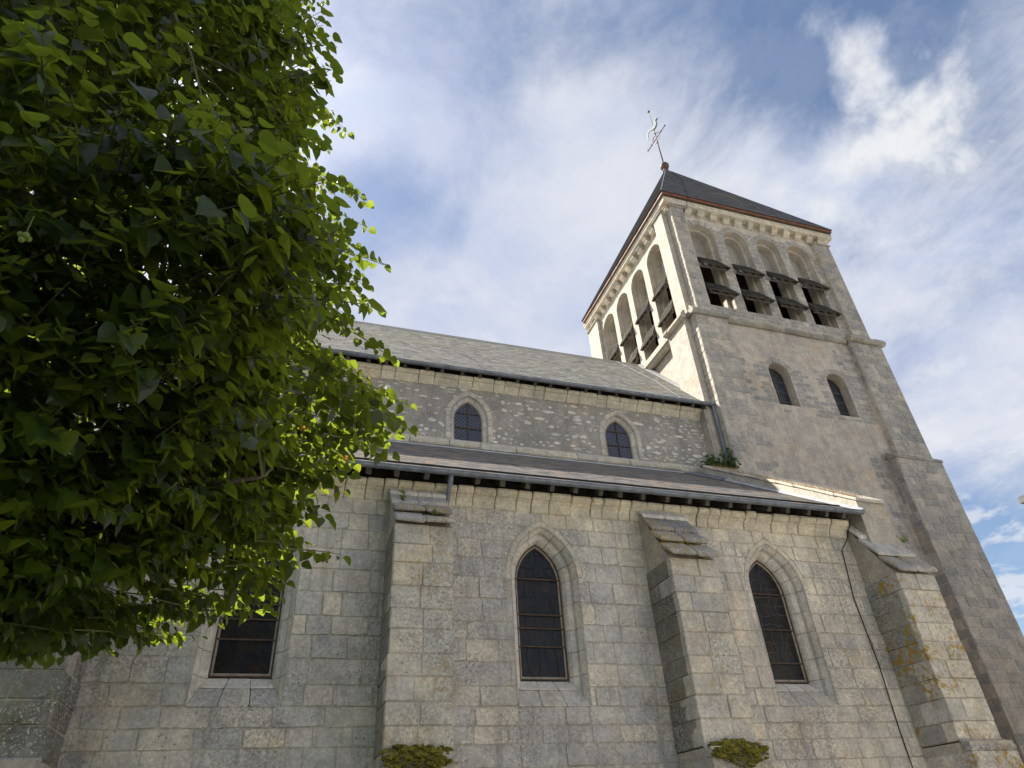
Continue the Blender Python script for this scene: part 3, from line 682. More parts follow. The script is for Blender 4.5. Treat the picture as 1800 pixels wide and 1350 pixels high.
MB().prism([(18.03 - .16, zr - .17), (18.03 - .02, zr + .035), (18.03 + .02, zr + .035), (18.03 + .16, zr - .17), (18.03 + .14, zr - .18), (18.03, zr + .015), (18.03 - .14, zr - .18)], lambda u, v, d: V3((u, d, v)), XA, XN).build('ridge_capping', 'slate_nave', nroof)
for x in np.arange(XA + .2, 11.5, .52):
    x += rng.uniform(-.06, .06)
    MB().hexa([PNR(x, .03, -.18), PNR(x + .09, .03, -.18), PNR(x + .09, 1.0, -.18), PNR(x, 1.0, -.18), PNR(x, .03, -.062), PNR(x + .09, .03, -.062), PNR(x + .09, 1.0, -.062), PNR(x, 1.0, -.062)], .006, .5, .005, rng).build('rafter_tail', 'wood_grey', nroof)
MB().box(XA, 11.4, 14.80, 14.9, 10.82, 11.3).build('wall_plate', 'void_shade', nroof)
gutter('gutter', XA, 11.72, 14.38, 10.86, .07, church, .9)
MB().hexa([PNR(11.50, .1, .012), PNR(11.66, .1, .012), PNR(11.66, LN, .012), PNR(11.50, LN, .012), PNR(11.50, .1, .02), PNR(11.66, .1, .07), PNR(11.66, LN, .07), PNR(11.50, LN, .02)], 0).build('abutment_flashing', 'flashing', church)
MB().tube([PNR(10.6, .05, .03), PNR(10.85, LN * .45, .03), PNR(10.62, LN, .03)], .008, 5).build('roof_cable', 'flashing', church)
# back of the church, closed so that no light leaks in
bk = MB(); bk.box(XA, NX1, 21.2, 21.3, -1.6, 11.0); bk.box(XA - .1, XA, YN, 21.3, -1.6, 11.0); bk.box(XA - .1, XA, YW, YN, -1.6, 5.2)
bk.add([(XA - .05, 9.6, 5.0), (XA - .05, 14.9, 5.0), (XA - .05, 14.9, 8.6)], [(0, 1, 2)]); bk.add([(XA - .05, 14.4, 10.8), (XA - .05, 21.7, 10.8), (XA - .05, 18.03, 14.9)], [(0, 1, 2)])
bk.build('rear_wall', 'plaster_nave', church)
# plaster strip and downpipe where the nave meets the tower
MB().box(11.30, 11.66, 14.52, 14.9, 7.6, 10.72).build('corner_infill', 'plaster_nave', church)
MB().tube([(11.56, 14.38, 10.80), (11.57, 14.38, 10.70), (11.575, 14.40, 10.58), (11.555, 14.36, 10.40), (11.55, 14.36, 8.60), (11.50, 14.25, 8.40)], .047, 10).build('downpipe', 'zinc', church, smooth=True)
# ------------------------------------------------------------------ bell tower
tower = empty('bell_tower', (15.4, 18, -1.6), 'square stone bell tower with louvred round arches and a slate pyramid roof', 'tower')
XL, XR_, YF, YB = 11.95, 19.2, 14.45, 21.9; ZS = 14.5; ZT = 20.12
PF = front(YF); PL = left(XL)
fop = [Arch(c, .54, 15.22, 18.92, 19.46) for c in (13.2, 14.7, 16.19, 17.64)]
lop = [Arch(c, .54, 15.22, 18.92, 19.46) for c in (16.05, 17.50, 18.95, 20.35)]
def belfry(P, u0, u1, opsA, name, mat):
    inner = [Arch(a.cx, a.hw - .115, a.sill, a.sp, a.sp + a.hw - .115) for a in opsA]
    mb = MB(); rect = [(u0, ZS), (u1, ZS), (u1, ZT), (u0, ZT)]
    mb.sheet([rect] + [a.loop()[::-1] for a in opsA], P)
    for a, b in zip(opsA, inner):
        mb.wall(a.loop(), P, 0, -.26); mb.wall(b.loop(), P, -.26, -.56)
        lo, li = a.loop(), b.loop(); n_ = len(lo)
        mb.add([P(u, v, -.26) for u, v in lo] + [P(u, v, -.26) for u, v in li], [(i, (i + 1) % n_, (i + 1) % n_ + n_, i + n_) for i in range(n_)])
    o = mb.build(name, mat, tower)
    MB().sheet([rect] + [b.loop()[::-1] for b in inner], P, -.56).build('inner_face', 'void_shade', o)
    for b in inner:
        z0 = 17.72; up = [p for p in b.loop(-.003) if p[1] > z0]; lo = [(b.cx + b.hw - .003, z0)] + up + [(b.cx - b.hw + .003, z0)]
        MB().sheet([lo], P, -.545).build('infill_panel', 'tower_stone', o)
    return o, inner
bf, fin = belfry(PF, XL, XR_, fop, 'belfry_front_wall', 'belfry_render')
bl, lin_ = belfry(PL, YF, YB, lop, 'belfry_side_wall', 'tower_roughcast')
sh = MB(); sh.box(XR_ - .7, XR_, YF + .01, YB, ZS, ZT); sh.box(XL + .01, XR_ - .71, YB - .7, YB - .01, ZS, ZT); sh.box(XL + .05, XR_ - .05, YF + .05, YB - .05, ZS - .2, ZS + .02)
sh.build('belfry_shell', 'void_shade', tower)
# lower shaft, its two round-headed windows cut through
YM = 14.32; PM = front(YM); XML = 11.80
mwin = [Arch(14.50, .405, 11.20, 12.50, 12.905), Arch(16.82, .395, 11.10, 12.45, 12.845)]
sh = MB(); rect = [(XML, -1.6), (XR_ + .05, -1.6), (XR_ + .05, ZS - .02), (XML, ZS - .02)]
sh.sheet([rect] + [a.loop()[::-1] for a in mwin], PM)
for a in mwin: sh.wall(a.loop(), PM, 0, -.6)
sh.box(XML, XML + .5, YM + .002, YB, -1.6, ZS - .02); sh.box(XR_ - .45, XR_ + .048, YM + .002, YB, -1.6, ZS - .02); sh.box(XML + .5, XR_ - .45, YB - .5, YB, -1.6, ZS - .02)
shaft = sh.build('tower_shaft', 'tower_render', tower)
SPROF = [(-.001, .30), (.02, .12), (.03, .11), (.05, .01), (.056, .0)]
for k, a in enumerate(mwin):
    fr = MB(); lo, li = a.loop(.0, n=10), a.loop(-.02, a.sill + .02, n=10); m_ = len(lo)
    fr.add([PM(u, v, -.33) for u, v in lo] + [PM(u, v, -.33) for u, v in li] + [PM(u, v, -.36) for u, v in li], [(i, (i + 1) % m_, (i + 1) % m_ + m_, i + m_) for i in range(m_)] + [(i + m_, (i + 1) % m_ + m_, (i + 1) % m_ + 2 * m_, i + 2 * m_) for i in range(m_)])
    win = fr.build('tower_window', 'iron', tower)
    zsb = [a.sill, a.sill + .35, a.sill + .75, a.sill + 1.15, a.top()]
    for z0, z1 in zip(zsb[:-1], zsb[1:]): pane_strip(MB(), a, PM, z0, z1, -.01, .35 + .004 * (k % 2), 8).build('pane', 'glass_tower', win)
    for z in zsb[1:-1]: MB().box(a.cx - a.half(-.01)(z), a.cx + a.half(-.01)(z), YM + .325, YM + .345, z - .01, z + .01).build('saddle_bar', 'lead', win)
    MB().box(a.cx - .012, a.cx + .008, YM + .325, YM + .344, a.sill, a.top(-.02)).build('saddle_bar', 'lead', win)
# pilasters: cores
r4 = random.Random(21)
pil = {'tl': (11.93, 12.50, 14.28, YF + .05, 14.62, 19.95), 'tr': (18.50, 19.27, 14.28, YF + .05, 14.62, 19.66), 'ml': (11.63, 12.87, 14.13, YM + .05, 4, 14.40), 'mr': (17.98, 19.40, 14.13, YM + .05, 9.60, 14.40), 'lr': (17.52, 19.41, 13.90, YM + .05, -1.6, 9.50)}
sp_ = {'tl2': (11.70, XL + .05, 14.60, 15.20, 14.62, 19.90), 'tl3': (11.78, XL + .05, 21.05, YB + .15, 14.62, 19.75), 'ml2': (11.40, XML + .05, 14.50, 15.55, 4, 14.40), 'ml3': (11.50, XML + .05, 20.8, YB + .15, 4, 14.40)}
pcore = {}
for k, (a, b, c, d, e, f) in pil.items(): pcore[k] = MB().box(a + .004, b - .004, c + .006, d, e, f).build('corner_buttress', 'belfry_render' if k in ('tl', 'tr') else 'tower_render', tower)
for k, (a, b, c, d, e, f) in sp_.items(): pcore[k] = MB().box(a, b, c, d, e, f).build('corner_buttress', 'tower_roughcast', tower)
MB().hexa([(17.50, 13.87, 9.44), (19.44, 13.87, 9.44), (19.44, 14.2, 9.44), (17.50, 14.2, 9.44), (17.50, 13.87, 9.52), (19.44, 13.87, 9.52), (19.44, 14.2, 9.78), (17.50, 14.2, 9.78)], .015, .4).build('offset_stone', 'string', pcore['lr'])
for k in ('tl', 'tr'):
    a, b, c, d, e, f = pil[k]
    MB().box(a - .05, b + .05, c - .05, YF, f, f + .07, .01, .5).build('pilaster_cap', 'string', pcore[k])
MB().box(11.64, XL, 14.54, 15.24, 19.90, 19.97, .01, .5).build('pilaster_cap', 'string', pcore['tl2'])
MB().box(11.72, XL, 21.0, YB + .2, 19.75, 19.82, .01, .5).build('pilaster_cap', 'string', pcore['tl3'])
# stones of the tower
ts = []
def field(P, u0, u1, z0, z1, h, wd, prob, ops=(), tone=(.35, .3), proud=.006, gap=.010, fix=()):
    for poly in clip_cells(lay(u0, u1, rows(z0, z1, h * .8, h * 1.2, r4, fix), wd * .65, wd * 1.35, r4), ops):
        cx = sum(p[0] for p in poly) / len(poly); cz = sum(p[1] for p in poly) / len(poly)
        if r4.random() > (prob(cx, cz) if callable(prob) else prob): continue
        ts.append(stone(poly, P, r4, proud, .006, .03, gap, .008, max(0, min(1, r4.gauss(*tone)))))
field(front(14.28), 11.94, 12.49, 14.7, 19.93, .24, .30, .97)
field(front(14.28), 18.51, 19.26, 14.7, 19.64, .24, .36, .97)
field(front(14.13), 11.64, 12.86, 8.3, 14.38, .26, .42, lambda u, v: .75 if v > 10.4 else .5, (), (.55, .25))
field(front(14.13), 17.99, 19.39, 9.8, 14.38, .24, .40, .92, (), (.5, .25))
field(front(13.90), 17.53, 19.41, .3, 9.44, .27, .42, .7, (), (.6, .22))
field(left(17.52), 13.92, 14.30, .3, 9.44, .30, .32, .75, tone=(.2, .2))
field(left(17.98), 14.15, 14.30, 9.8, 14.38, .28, .2, .6, tone=(.2, .2))
bops = [(a.cx, a.half(.0), a.sill, a.top(.0)) for a in fop]
vops = [(a.cx, a.half(.26), a.sp, a.top(.26)) for a in fop]
field(PF, 12.52, 18.48, 14.66, 18.92, .21, .30, .97, bops, fix=(15.22,))
field(PF, 12.52, 18.48, 18.92, 19.5, .2, .3, lambda u, v: .75 if v < 19.15 else .35, vops)
for a in fop:                                  # voussoirs of the belfry arches
    nv = 15
    for i in range(nv):
        t0, t1 = math.pi * i / nv + .012, math.pi * (i + 1) / nv - .012; ro = a.hw + r4.uniform(.20, .27)
        pt = lambda t, r: (a.cx + r * math.cos(t), a.sp + r * math.sin(t))
        ts.append(stone([pt(t0, a.hw + .005), pt(t0, ro), pt(t1, ro), pt(t1, a.hw + .005)], PF, r4, .006, .005, .03, .004, .004, max(0, min(1, r4.gauss(.3, .35)))))
for a in mwin:
    nv = 13
    for i in range(nv):
        t0, t1 = math.pi * i / nv + .015, math.pi * (i + 1) / nv - .015; ro = a.hw + r4.uniform(.17, .24)
        pt = lambda t, r: (a.cx + r * math.cos(t), a.sp + r * math.sin(t))
        ts.append(stone([pt(t0, a.hw + .005), pt(t0, ro), pt(t1, ro), pt(t1, a.hw + .005)], PM, r4, .005, .005, .03, .004, .004, r4.uniform(0, .5)))
mops = [(a.cx, a.half(.02), a.sill, a.top(.25)) for a in mwin]
field(PM, 12.9, 17.95, 10.9, 12.9, .165, .30, lambda u, v: (.92 if abs(u - 14.5) < .85 or abs(u - 16.82) < .85 or u > 17.2 or v < 11.6 and u > 14.5 else .3) * (.8 if v > 12.5 else 1) * (1 if v > 11.15 or u > 15.5 else .15), mops, (.15, .22), .004, .012)
field(PM, 17.2, 17.95, 12.9, 14.3, .18, .30, .35, (), (.3, .3), .003, .014)
field(PM, 16.9, 17.5, 5.0, 9.6, .22, .30, .5, (), (.2, .25), .003, .014)
field(PM, 12.88, 13.3, 8.4, 11.0, .22, .3, .4, (), (.3, .3), .003, .014)
emit(ts, 'stone', 'tower_stone', shaft, 300, 'small_stones')
# roughcast quoins on the sunny side
qs = []
def qfield(P, u0, u1, z0, z1):
    for poly in clip_cells(lay(u0, u1, rows(z0, z1, .24, .30, r4), .25, .45, r4), ()): qs.append(stone(poly, P, r4, .006, .006, .03, .007, .006, r4.uniform(.4, 1)))
qfield(left(11.63), 14.14, 14.49, 8.3, 14.38); qfield(left(11.93), 14.29, 14.59, 14.7, 19.93)
emit(qs, 'quoin_stone', 'tower_roughcast', shaft, 120, 'small_quoins')
# string course between the stages
STR = [(-.03, -.20), (.10, -.20), (.17, -.13), (.175, -.06), (.06, .10), (-.03, .14)]
def string(P, u0, u1, z, par, mat='string', sc_=1.):
    u = u0
    while u < u1 - .02:
        e = min(u1, u + r4.uniform(.4, .75)); e = u1 if u1 - e < .2 else e
        dj = r4.uniform(-.012, .012); MB().prism([(d * sc_ + (dj if d > 0 else 0), z + v + (dj if d > 0 else 0)) for d, v in STR], P, u + .003, e - .003, r4.random()).build('string_stone', mat, par); u = e
string(front(14.13), 11.46, 12.92, 14.52, shaft); string(front(14.13), 17.93, 19.5, 14.52, shaft); string(front(14.33), 12.93, 17.92, 14.52, shaft)
string(left(11.40), 14.36, 15.6, 14.52, shaft, 'tower_roughcast'); string(left(11.72), 15.61, 20.75, 14.52, shaft, 'tower_roughcast'); string(left(11.50), 20.76, 22.1, 14.52, shaft, 'tower_roughcast')
MB().box(11.5, 19.45, 14.2, 22.0, 14.44, 14.56).build('string_bed', 'tower_render', shaft)
# abat-sons: sloping slatted louvres
def louvre(P, a, z, k, rr):
    sd = P is PL; hw = a.hw + (.0 if sd else .06); out = .15 if sd else .27
    def pt(u, s, t):                          # s 0 lip .. 1 inside, t thickness
        d = out - (out + .20) * s; v = z + .80 * s; return P(u, v + t * .51, d + t * .86)
    L = MB()
    xs = (a.cx - hw + .02, a.cx + hw)
    # narrower inside the opening
    ins = a.hw - .125
    L.hexa([pt(xs[0], 0, -.02), pt(xs[1], 0, -.02), pt(a.cx + ins, 1, -.02), pt(a.cx - ins, 1, -.02), pt(xs[0], 0, .0), pt(xs[1], 0, .0), pt(a.cx + ins, 1, .0), pt(a.cx - ins, 1, .0)], 0)
    o = L.build('louvre', 'wood_grey', tower)
    sl_ = MB()
    for i in range(6):
        s0, s1 = i / 6, min(1, (i + 1.4) / 6); f = lambda s: hw + (ins - hw) * s
        nsl = 5
        for j in range(nsl):
            u0, u1 = -1 + 2 * j / nsl, -1 + 2 * (j + 1) / nsl
            sl_.add([pt(a.cx + f(s0) * u0 + .004, s0 - rr.uniform(.0, .02), .022), pt(a.cx + f(s0) * u1 - .004, s0, .022), pt(a.cx + f(s1) * u1 - .004, s1, .008), pt(a.cx + f(s1) * u0 + .004, s1, .008), pt(a.cx + f(s0) * u0 + .004, s0, .004), pt(a.cx + f(s0) * u1 - .004, s0, .004)], [(0, 1, 2, 3), (4, 5, 1, 0)], rr.random())
    sl_.build('slates', 'slate_louvre', o, kind='stuff')
    for u in np.linspace(xs[0] + .01, xs[1] - .07, 4): MB().hexa([pt(u, .02, -.10), pt(u + .06, .02, -.10), pt(a.cx + (u + .06 - a.cx) * ins / hw, 1, -.09), pt(a.cx + (u - a.cx) * ins / hw, 1, -.09), pt(u, .0, -.021), pt(u + .06, .0, -.021), pt(a.cx + (u + .06 - a.cx) * ins / hw, 1, -.021), pt(a.cx + (u - a.cx) * ins / hw, 1, -.021)], .004).build('batten', 'wood_dark', o)
    MB().hexa([pt(xs[0] + .05, .05, -.16), pt(xs[1] - .05, .05, -.16), pt(xs[1] - .05, .14, -.16), pt(xs[0] + .05, .14, -.16), pt(xs[0] + .05, .05, -.092), pt(xs[1] - .05, .05, -.092), pt(xs[1] - .05, .14, -.092), pt(xs[0] + .05, .14, -.092)], .004).build('lip_beam', 'wood_grey', o)
for P, ol in ((PF, fop), (PL, lop)):
    for k, a in enumerate(ol):
        for z in (15.74, 17.04): louvre(P, a, z + r4.uniform(-.02, .02), k, r4)
# thin stone lining left and right inside the openings (the inner order's edge)
# corbel table, cornice and eaves
KP = [(-.02, 19.80), (.06, 19.80), (.13, 19.83), (.18, 19.90), (.20, 19.97), (.23, 19.975), (.23, 20.06), (-.02, 20.06)]
for i in range(12): MB().prism([(d * r4.uniform(.88, 1.06), v + (r4.uniform(-.03, .02) if v < 20 else 0)) for d, v in KP], PF, 12.60 + .568 * i + r4.uniform(-.03, .03), 12.60 + .568 * i + .27 + r4.uniform(-.03, .03), r4.random()).build('corbel', 'ashlar_clean', bf)
for i in range(14): MB().prism([(d * r4.uniform(.88, 1.06), v + (r4.uniform(-.03, .02) if v < 20 else 0)) for d, v in KP], PL, 14.36 + .545 * i + r4.uniform(-.03, .03), 14.36 + .545 * i + .26 + r4.uniform(-.03, .03), r4.random()).build('corbel', 'ashlar_clean', bl)
EP = [(-.02, 20.06), (.27, 20.06), (.30, 20.10), (.30, 20.20), (.33, 20.22), (.33, 20.27), (-.02, 20.27)]
u = 11.62
while u < 19.45: e = min(19.5, u + r4.uniform(.5, .8)); MB().prism(EP, PF, u + .003, e - .003, r4.random()).build('cornice_stone', 'ashlar_clean', bf); u = e
u = 14.47
while u < 22.1: e = min(22.15, u + r4.uniform(.5, .8)); MB().prism(EP, PL, u + .003, e - .003, r4.random()).build('cornice_stone', 'ashlar_clean', bl); u = e
X0, X1, Y0, Y1, ZE, AP = 11.54, 19.47, 14.03, 22.0, 20.42, V3((15.43, 18.02, 28.12))
ev = MB(); ev.box(X0 + .02, X1 - .02, Y0 + .02, Y1 - .02, 20.28, 20.31)
roof = ev.build('tower_roof', 'wood_dark', tower)
for (a, b, c, d) in ((X0, X1, Y0, Y0 + .03), (X0, X1, Y1 - .03, Y1), (X0, X0 + .03, Y0 + .031, Y1 - .031), (X1 - .03, X1, Y0 + .031, Y1 - .031)): MB().box(a, b, c, d, 20.32, 20.43).build('fascia_board', 'fascia', roof)
cs = [V3((X0 - .03, Y0 - .03, ZE)), V3((X1 + .03, Y0 - .03, ZE)), V3((X1 + .03, Y1 + .03, ZE)), V3((X0 - .03, Y1 + .03, ZE))]
sl_ = MB(); deck = MB()
for i in range(4):
    a, b = cs[i], cs[(i + 1) % 4]; e = (b - a); L = e.length; e = e / L; mid = (a + b) / 2; up = AP - mid; H = up.length; up = up / H; nn = e.cross(up).normalized(); nn = nn if nn.z > 0 else -nn
    deck.add([a, b, AP], [(0, 1, 2)])
    slates(sl_, lambda u_, v_, d_=0: mid + e * u_ + up * v_ + nn * (d_ + .004), lambda v_: -L / 2 * (1 - v_ / H), lambda v_: L / 2 * (1 - v_ / H), H * .985, .16, .26, r4, .010)
deck.build('roof_deck', 'slate_tower', roof); sl_.build('slates', 'slate_tower', roof, kind='stuff')
for i in (0, 1, 3): MB().tube([cs[i] + V3((0, 0, .03)), AP], .018, 5).build('hip_seam', 'zinc', roof)
def on_roof(f, up_): a, b = cs[0], cs[1]; p = a.lerp(b, f); return p.lerp(AP, up_)
MB().tube([on_roof(.5, .97) + V3((0, -.03, .03)), on_roof(.30, .6) + V3((0, -.03, .03)), on_roof(.145, .0) + V3((0, -.03, .04)), V3((12.62, 14.02, 20.25)), V3((12.62, 14.20, 19.9))], .012, 5).build('lightning_cable', 'cable', roof)
# finial: ball, rod, cross and weathercock
fin = MB(); fin.ball((15.42, 18.02, 28.34), .235, 14, 10); fin.tube([(15.43, 18.02, 27.95), (15.42, 18.02, 28.15)], [.16, .10], 10)
fin.tube([(15.42, 18.02, 28.5), (15.40, 18.02, 33.1)], [.035, .018], 7); fin.ball((15.40, 18.02, 33.12), .075, 8, 6)
fin_o = fin.build('finial', 'copper', roof, smooth=True)
cx_ = MB(); q = 30.72
cd = V3((.08, -1, 0)).normalized()
ctr = V3((15.41, 18.02, q))
cx_.tube([ctr - cd * .80, ctr + cd * .80], .032, 6)
for sg in (-1, 1):
    cx_.ball(ctr + cd * sg * .82, .05, 6, 5); cx_.ball(ctr + cd * sg * .46, .05, 6, 5)
for a0 in range(4):
    pts = [ctr + (cd * math.cos(math.pi / 2 * a0 + t) + V3((0, 0, 1)) * math.sin(math.pi / 2 * a0 + t)) * (.27 + .07 * math.sin(2 * t)) for t in np.linspace(.15, math.pi / 2 - .15, 6)]
    cx_.tube(pts, .018, 5)
for dz in (-.40, .40): cx_.ball(ctr + V3((0, 0, dz)), .055, 6, 5)
cx_.build('cross', 'copper', fin_o)
ck = MB(); cz = 31.62; kd = V3((.25, -.97, 0)).normalized(); kn = V3((.97, .25, 0))
def cock(pts, th):
    n_ = len(pts); vs = [ctr + kd * a + V3((0, 0, b + cz - q)) + kn * th for a, b in pts] + [ctr + kd * a + V3((0, 0, b + cz - q)) - kn * th for a, b in pts]
    ck.add(vs, [tuple(range(n_)), tuple(range(n_, 2 * n_))[::-1]] + [(i, i + n_, (i + 1) % n_ + n_, (i + 1) % n_) for i in range(n_)])
cock([(-.05, -.12), (.10, -.14), (.24, -.05), (.30, .12), (.27, .30), (.33, .36), (.42, .36), (.36, .43), (.33, .52), (.24, .50), (.17, .40), (.12, .20), (.0, .08), (-.14, .10), (-.18, .02)], .05)
cock([(-.12, .10), (-.18, .0), (-.32, .06), (-.42, -.02), (-.48, -.30), (-.46, -.52), (-.56, -.30), (-.55, .05), (-.42, .22), (-.25, .22)], .02)
cock([(.02, -.13), (.08, -.13), (.07, -.24), (.03, -.24)], .015)
ck.build('weathercock', 'verdigris', fin_o)
# ------------------------------------------------------------------ foliage tools
def leaf_shape(kind=0):
    half = [(.20, -.07), (.40, .06), (.50, .28), (.46, .50), (.34, .72), (.16, .90)]
    mid = [(0, .04), (0, .36), (0, .68), (0, 1.06)]
    vs = [(x, y, 0) for x, y in mid] + [(x, y, 0) for x, y in half] + [(-x, y, 0) for x, y in half]
    fs = []
    for o, s in ((4, 1), (10, -1)):
        tri = [(0, o, o + 1), (0, o + 1, 1), (1, o + 1, o + 2), (1, o + 2, o + 3), (1, o + 3, 2), (2, o + 3, o + 4), (2, o + 4, o + 5), (2, o + 5, 3)]
        fs += [t if s > 0 else t[::-1] for t in tri]
    return np.array(vs, float), fs
LV, LF = leaf_shape()
def leaf_verts(base, axis, normal, size, rng, w=1.):
    y = axis.normalized(); z = (normal - y * normal.dot(y)).normalized(); x = y.cross(z)
    fold, curl, tw = rng.uniform(.0, .75), rng.uniform(-.15, .8), rng.uniform(-.4, .4)
    out = []
    for px, py, _ in LV:
        jx = px * w * (1 + rng.uniform(-.07, .07)); jy = py + rng.uniform(-.02, .02)
        h = abs(jx) * fold - curl * jy * jy * .5 + tw * jx * jy
        out.append(base + (x * jx + y * jy + z * h) * size)
    return out
def rvec(rng): return V3((rng.gauss(0, 1), rng.gauss(0, 1), rng.gauss(0, 1))).normalized()
# ------------------------------------------------------------------ linden tree
rt = random.Random(3)
TA = V3((-1.9, 3.7, -1.6))
tree = empty('linden_tree', TA, 'leafy green linden tree hanging over the left of the church', 'tree')
RT = [(1.10, .25), (1.18, .9), (1.30, 1.45), (1.42, 1.80), (1.55, 1.98), (1.75, 1.96), (1.95, 2.16), (2.25, 2.30), (2.7, 2.16), (3.1, 2.08), (3.6, 2.12), (4.2, 1.95), (5.2, 1.74), (6.2, 1.40), (7.5, 1.12), (8.6, .7), (9.3, .1)]
def rad(z):
    if z <= RT[0][0] or z >= RT[-1][0]: return 0
    for (a, ra), (b, rb) in zip(RT[:-1], RT[1:]):
        if a <= z <= b: return ra + (rb - ra) * (z - a) / (b - a)
tr_ = MB(); tr_.tube([TA + V3((0, 0, -.05)), TA + V3((.02, 0, .6)), TA + V3((-.03, .03, 1.8)), TA + V3((.03, 0, 3.2)), TA + V3((0, .05, 5.2)), TA + V3((.05, 0, 7.6)), TA + V3((.02, 0, 10.2))], [.24, .19, .17, .15, .11, .07, .02], 12)
tr_.build('trunk', 'bark', tree, smooth=True)
limbs = []
for i in range(34):
    z = 1.35 + 6.6 * (i / 34) ** .9; a = i * 2.39996 + rt.uniform(-.3, .3); r = rad(min(z + .3, 9)) * .86
    p0 = V3((TA.x, TA.y, z - .35)); p3 = V3((TA.x + r * math.cos(a), TA.y + r * math.sin(a), z + .25 + rt.uniform(-.1, .25)))
    p1 = p0.lerp(p3, .35) + V3((0, 0, .12)); p2 = p0.lerp(p3, .7) + V3((0, 0, .10))
    MB().tube([p0, p1, p2, p3], [.055, .04, .026, .010], 7).build('branch', 'bark', tree, smooth=True); limbs.append((p0, p1, p2, p3))
lp = [a.lerp(b, t) for l in limbs for a, b in zip(l[:-1], l[1:]) for t in (.3, .65, 1.0)]
twigs = MB(); leaves = []
def spray(base, dirn, L, nl, size, yellow=0., tone=None):
    """a twig with alternate leaves hanging in one plane"""
    d = dirn.normalized(); side = d.cross(V3((0, 0, 1)));
    side = side.normalized() if side.length > .1 else V3((1, 0, 0)); pts = []
    for i in range(5): t = i / 4; pts.append(base + d * L * t + V3((0, 0, -.10 * L * t * t)))
    twigs.tube(pts, [.005, .0045, .0035, .0025, .0015], 4, cap=False)
    tt = rt.random() if tone is None else tone
    for i in range(nl):
        t = .12 + .88 * i / max(1, nl - 1); p = base + d * L * t + V3((0, 0, -.10 * L * t * t)); s = 1 if i % 2 else -1
        ax = (d * rt.uniform(.15, .7) + side * s * rt.uniform(.35, .9) + V3((0, 0, -rt.uniform(.25, 1.0))) + rvec(rt) * .22).normalized()
        if i == nl - 1: ax = (d + V3((0, 0, -.5)) + rvec(rt) * .2).normalized()
        nm = (V3((0, 0, 1)) * .9 + d * .55 + rvec(rt) * .45)
        pet = ax * rt.uniform(.015, .035); sz = size * rt.uniform(.58, 1.25) * (.82 if i >= nl - 2 else 1)
        tn = max(0, min(.96, rt.gauss(.35 + .25 * tt, .2)))
        if rt.random() < .0012 + yellow: tn = 1.0
        leaves.append((p + pet, ax, nm, sz, tn))
for i in range(8200):
    while True:
        z = rt.uniform(1.1, 8.8) if rt.random() < .72 else rt.uniform(1.1, 2.4); r0 = rad(z)
        if rt.random() < r0 / 2.3: break
    a = rt.uniform(0, 2 * math.pi); fr_ = 1 - abs(rt.gauss(0, .20)) if rt.random() < .8 else rt.uniform(.2, .8)
    lump = 1 + .07 * math.sin(3 * a + z * 2.1) + .06 * math.sin(5 * a - z * 3.3)
    pq = V3((math.cos(a), math.sin(a), 0)) * r0; lat, dep = pq.x * .89 + pq.y * .457, pq.x * -.457 + pq.y * .89
    if dep > .05 and lat * .98 + .15 * z > 1.55 and z > 1.35: continue
    if lat > 1.25 and rt.random() < .45: continue
    L = rt.uniform(.28, .52); r0 -= .33 if lat > 1.0 else 0; r = max(.1, (r0 * lump - L * .75) * fr_)
    out = V3((math.cos(a), math.sin(a), rt.uniform(-.15, .35)))
    base = V3((TA.x + r * math.cos(a), TA.y + r * math.sin(a), z))
    spray(base, out + rvec(rt) * .35, L, rt.randint(8, 12), rt.uniform(.064, .096))
# long outer shoots that stand out against the sky and the wall
EDGE = [(540, 5), (556, 60), (560, 120), (552, 150), (560, 215), (612, 232), (560, 300), (575, 330), (642, 352), (645, 400), (620, 430), (672, 465), (640, 500), (662, 545), (625, 580), (690, 632), (640, 660), (718, 712), (716, 748), (660, 775), (690, 800), (610, 830), (600, 858), (560, 890), (576, 912), (530, 950), (600, 975), (500, 1020), (490, 1045), (400, 1060), (378, 1092), (300, 1100), (270, 1120), (190, 1115), (60, 1128)]
def shoot(u, v, L, back, yl):
    d_ = pix(u, v); h = math.hypot(d_.x, d_.y); t = (TA.x * d_.x + TA.y * d_.y) / h + back; tip = d_ * (t / h)
    rt_d = V3((.89, .457, 0)); d = (rt_d + V3((0, 0, rt.uniform(-.05, .28))) + V3((-.457, .89, 0)) * rt.uniform(-.3, .3)).normalized()
    spray(tip - d * L + V3((0, 0, .10 * L)), d, L, max(6, int(L * 24)), rt.uniform(.064, .082), yl, .85)
for k, (u, v) in enumerate(EDGE):
    yl = .02 if 340 < v < 440 else .001
    shoot(u, v, rt.uniform(.40, .62), rt.uniform(.35, .7), yl)
    for q_ in range(8): shoot(u - rt.uniform(15, 165), v + rt.uniform(-30, 30), rt.uniform(.3, .5), rt.uniform(.2, .9), yl)
# thin branchlets joining limbs to the crown
for i in range(260):
    b = leaves[rt.randrange(len(leaves))][0]; n_ = min(lp, key=lambda q_: (q_ - b).length)
    if (n_ - b).length < 1.2: twigs.tube([n_, n_.lerp(b, .5) + V3((0, 0, .05)), b], [.011, .008, .004], 4, cap=False)
key = sorted(range(len(leaves)), key=lambda i: -(leaves[i][3] / leaves[i][0].length if in_view(leaves[i][0], 0) else 0))
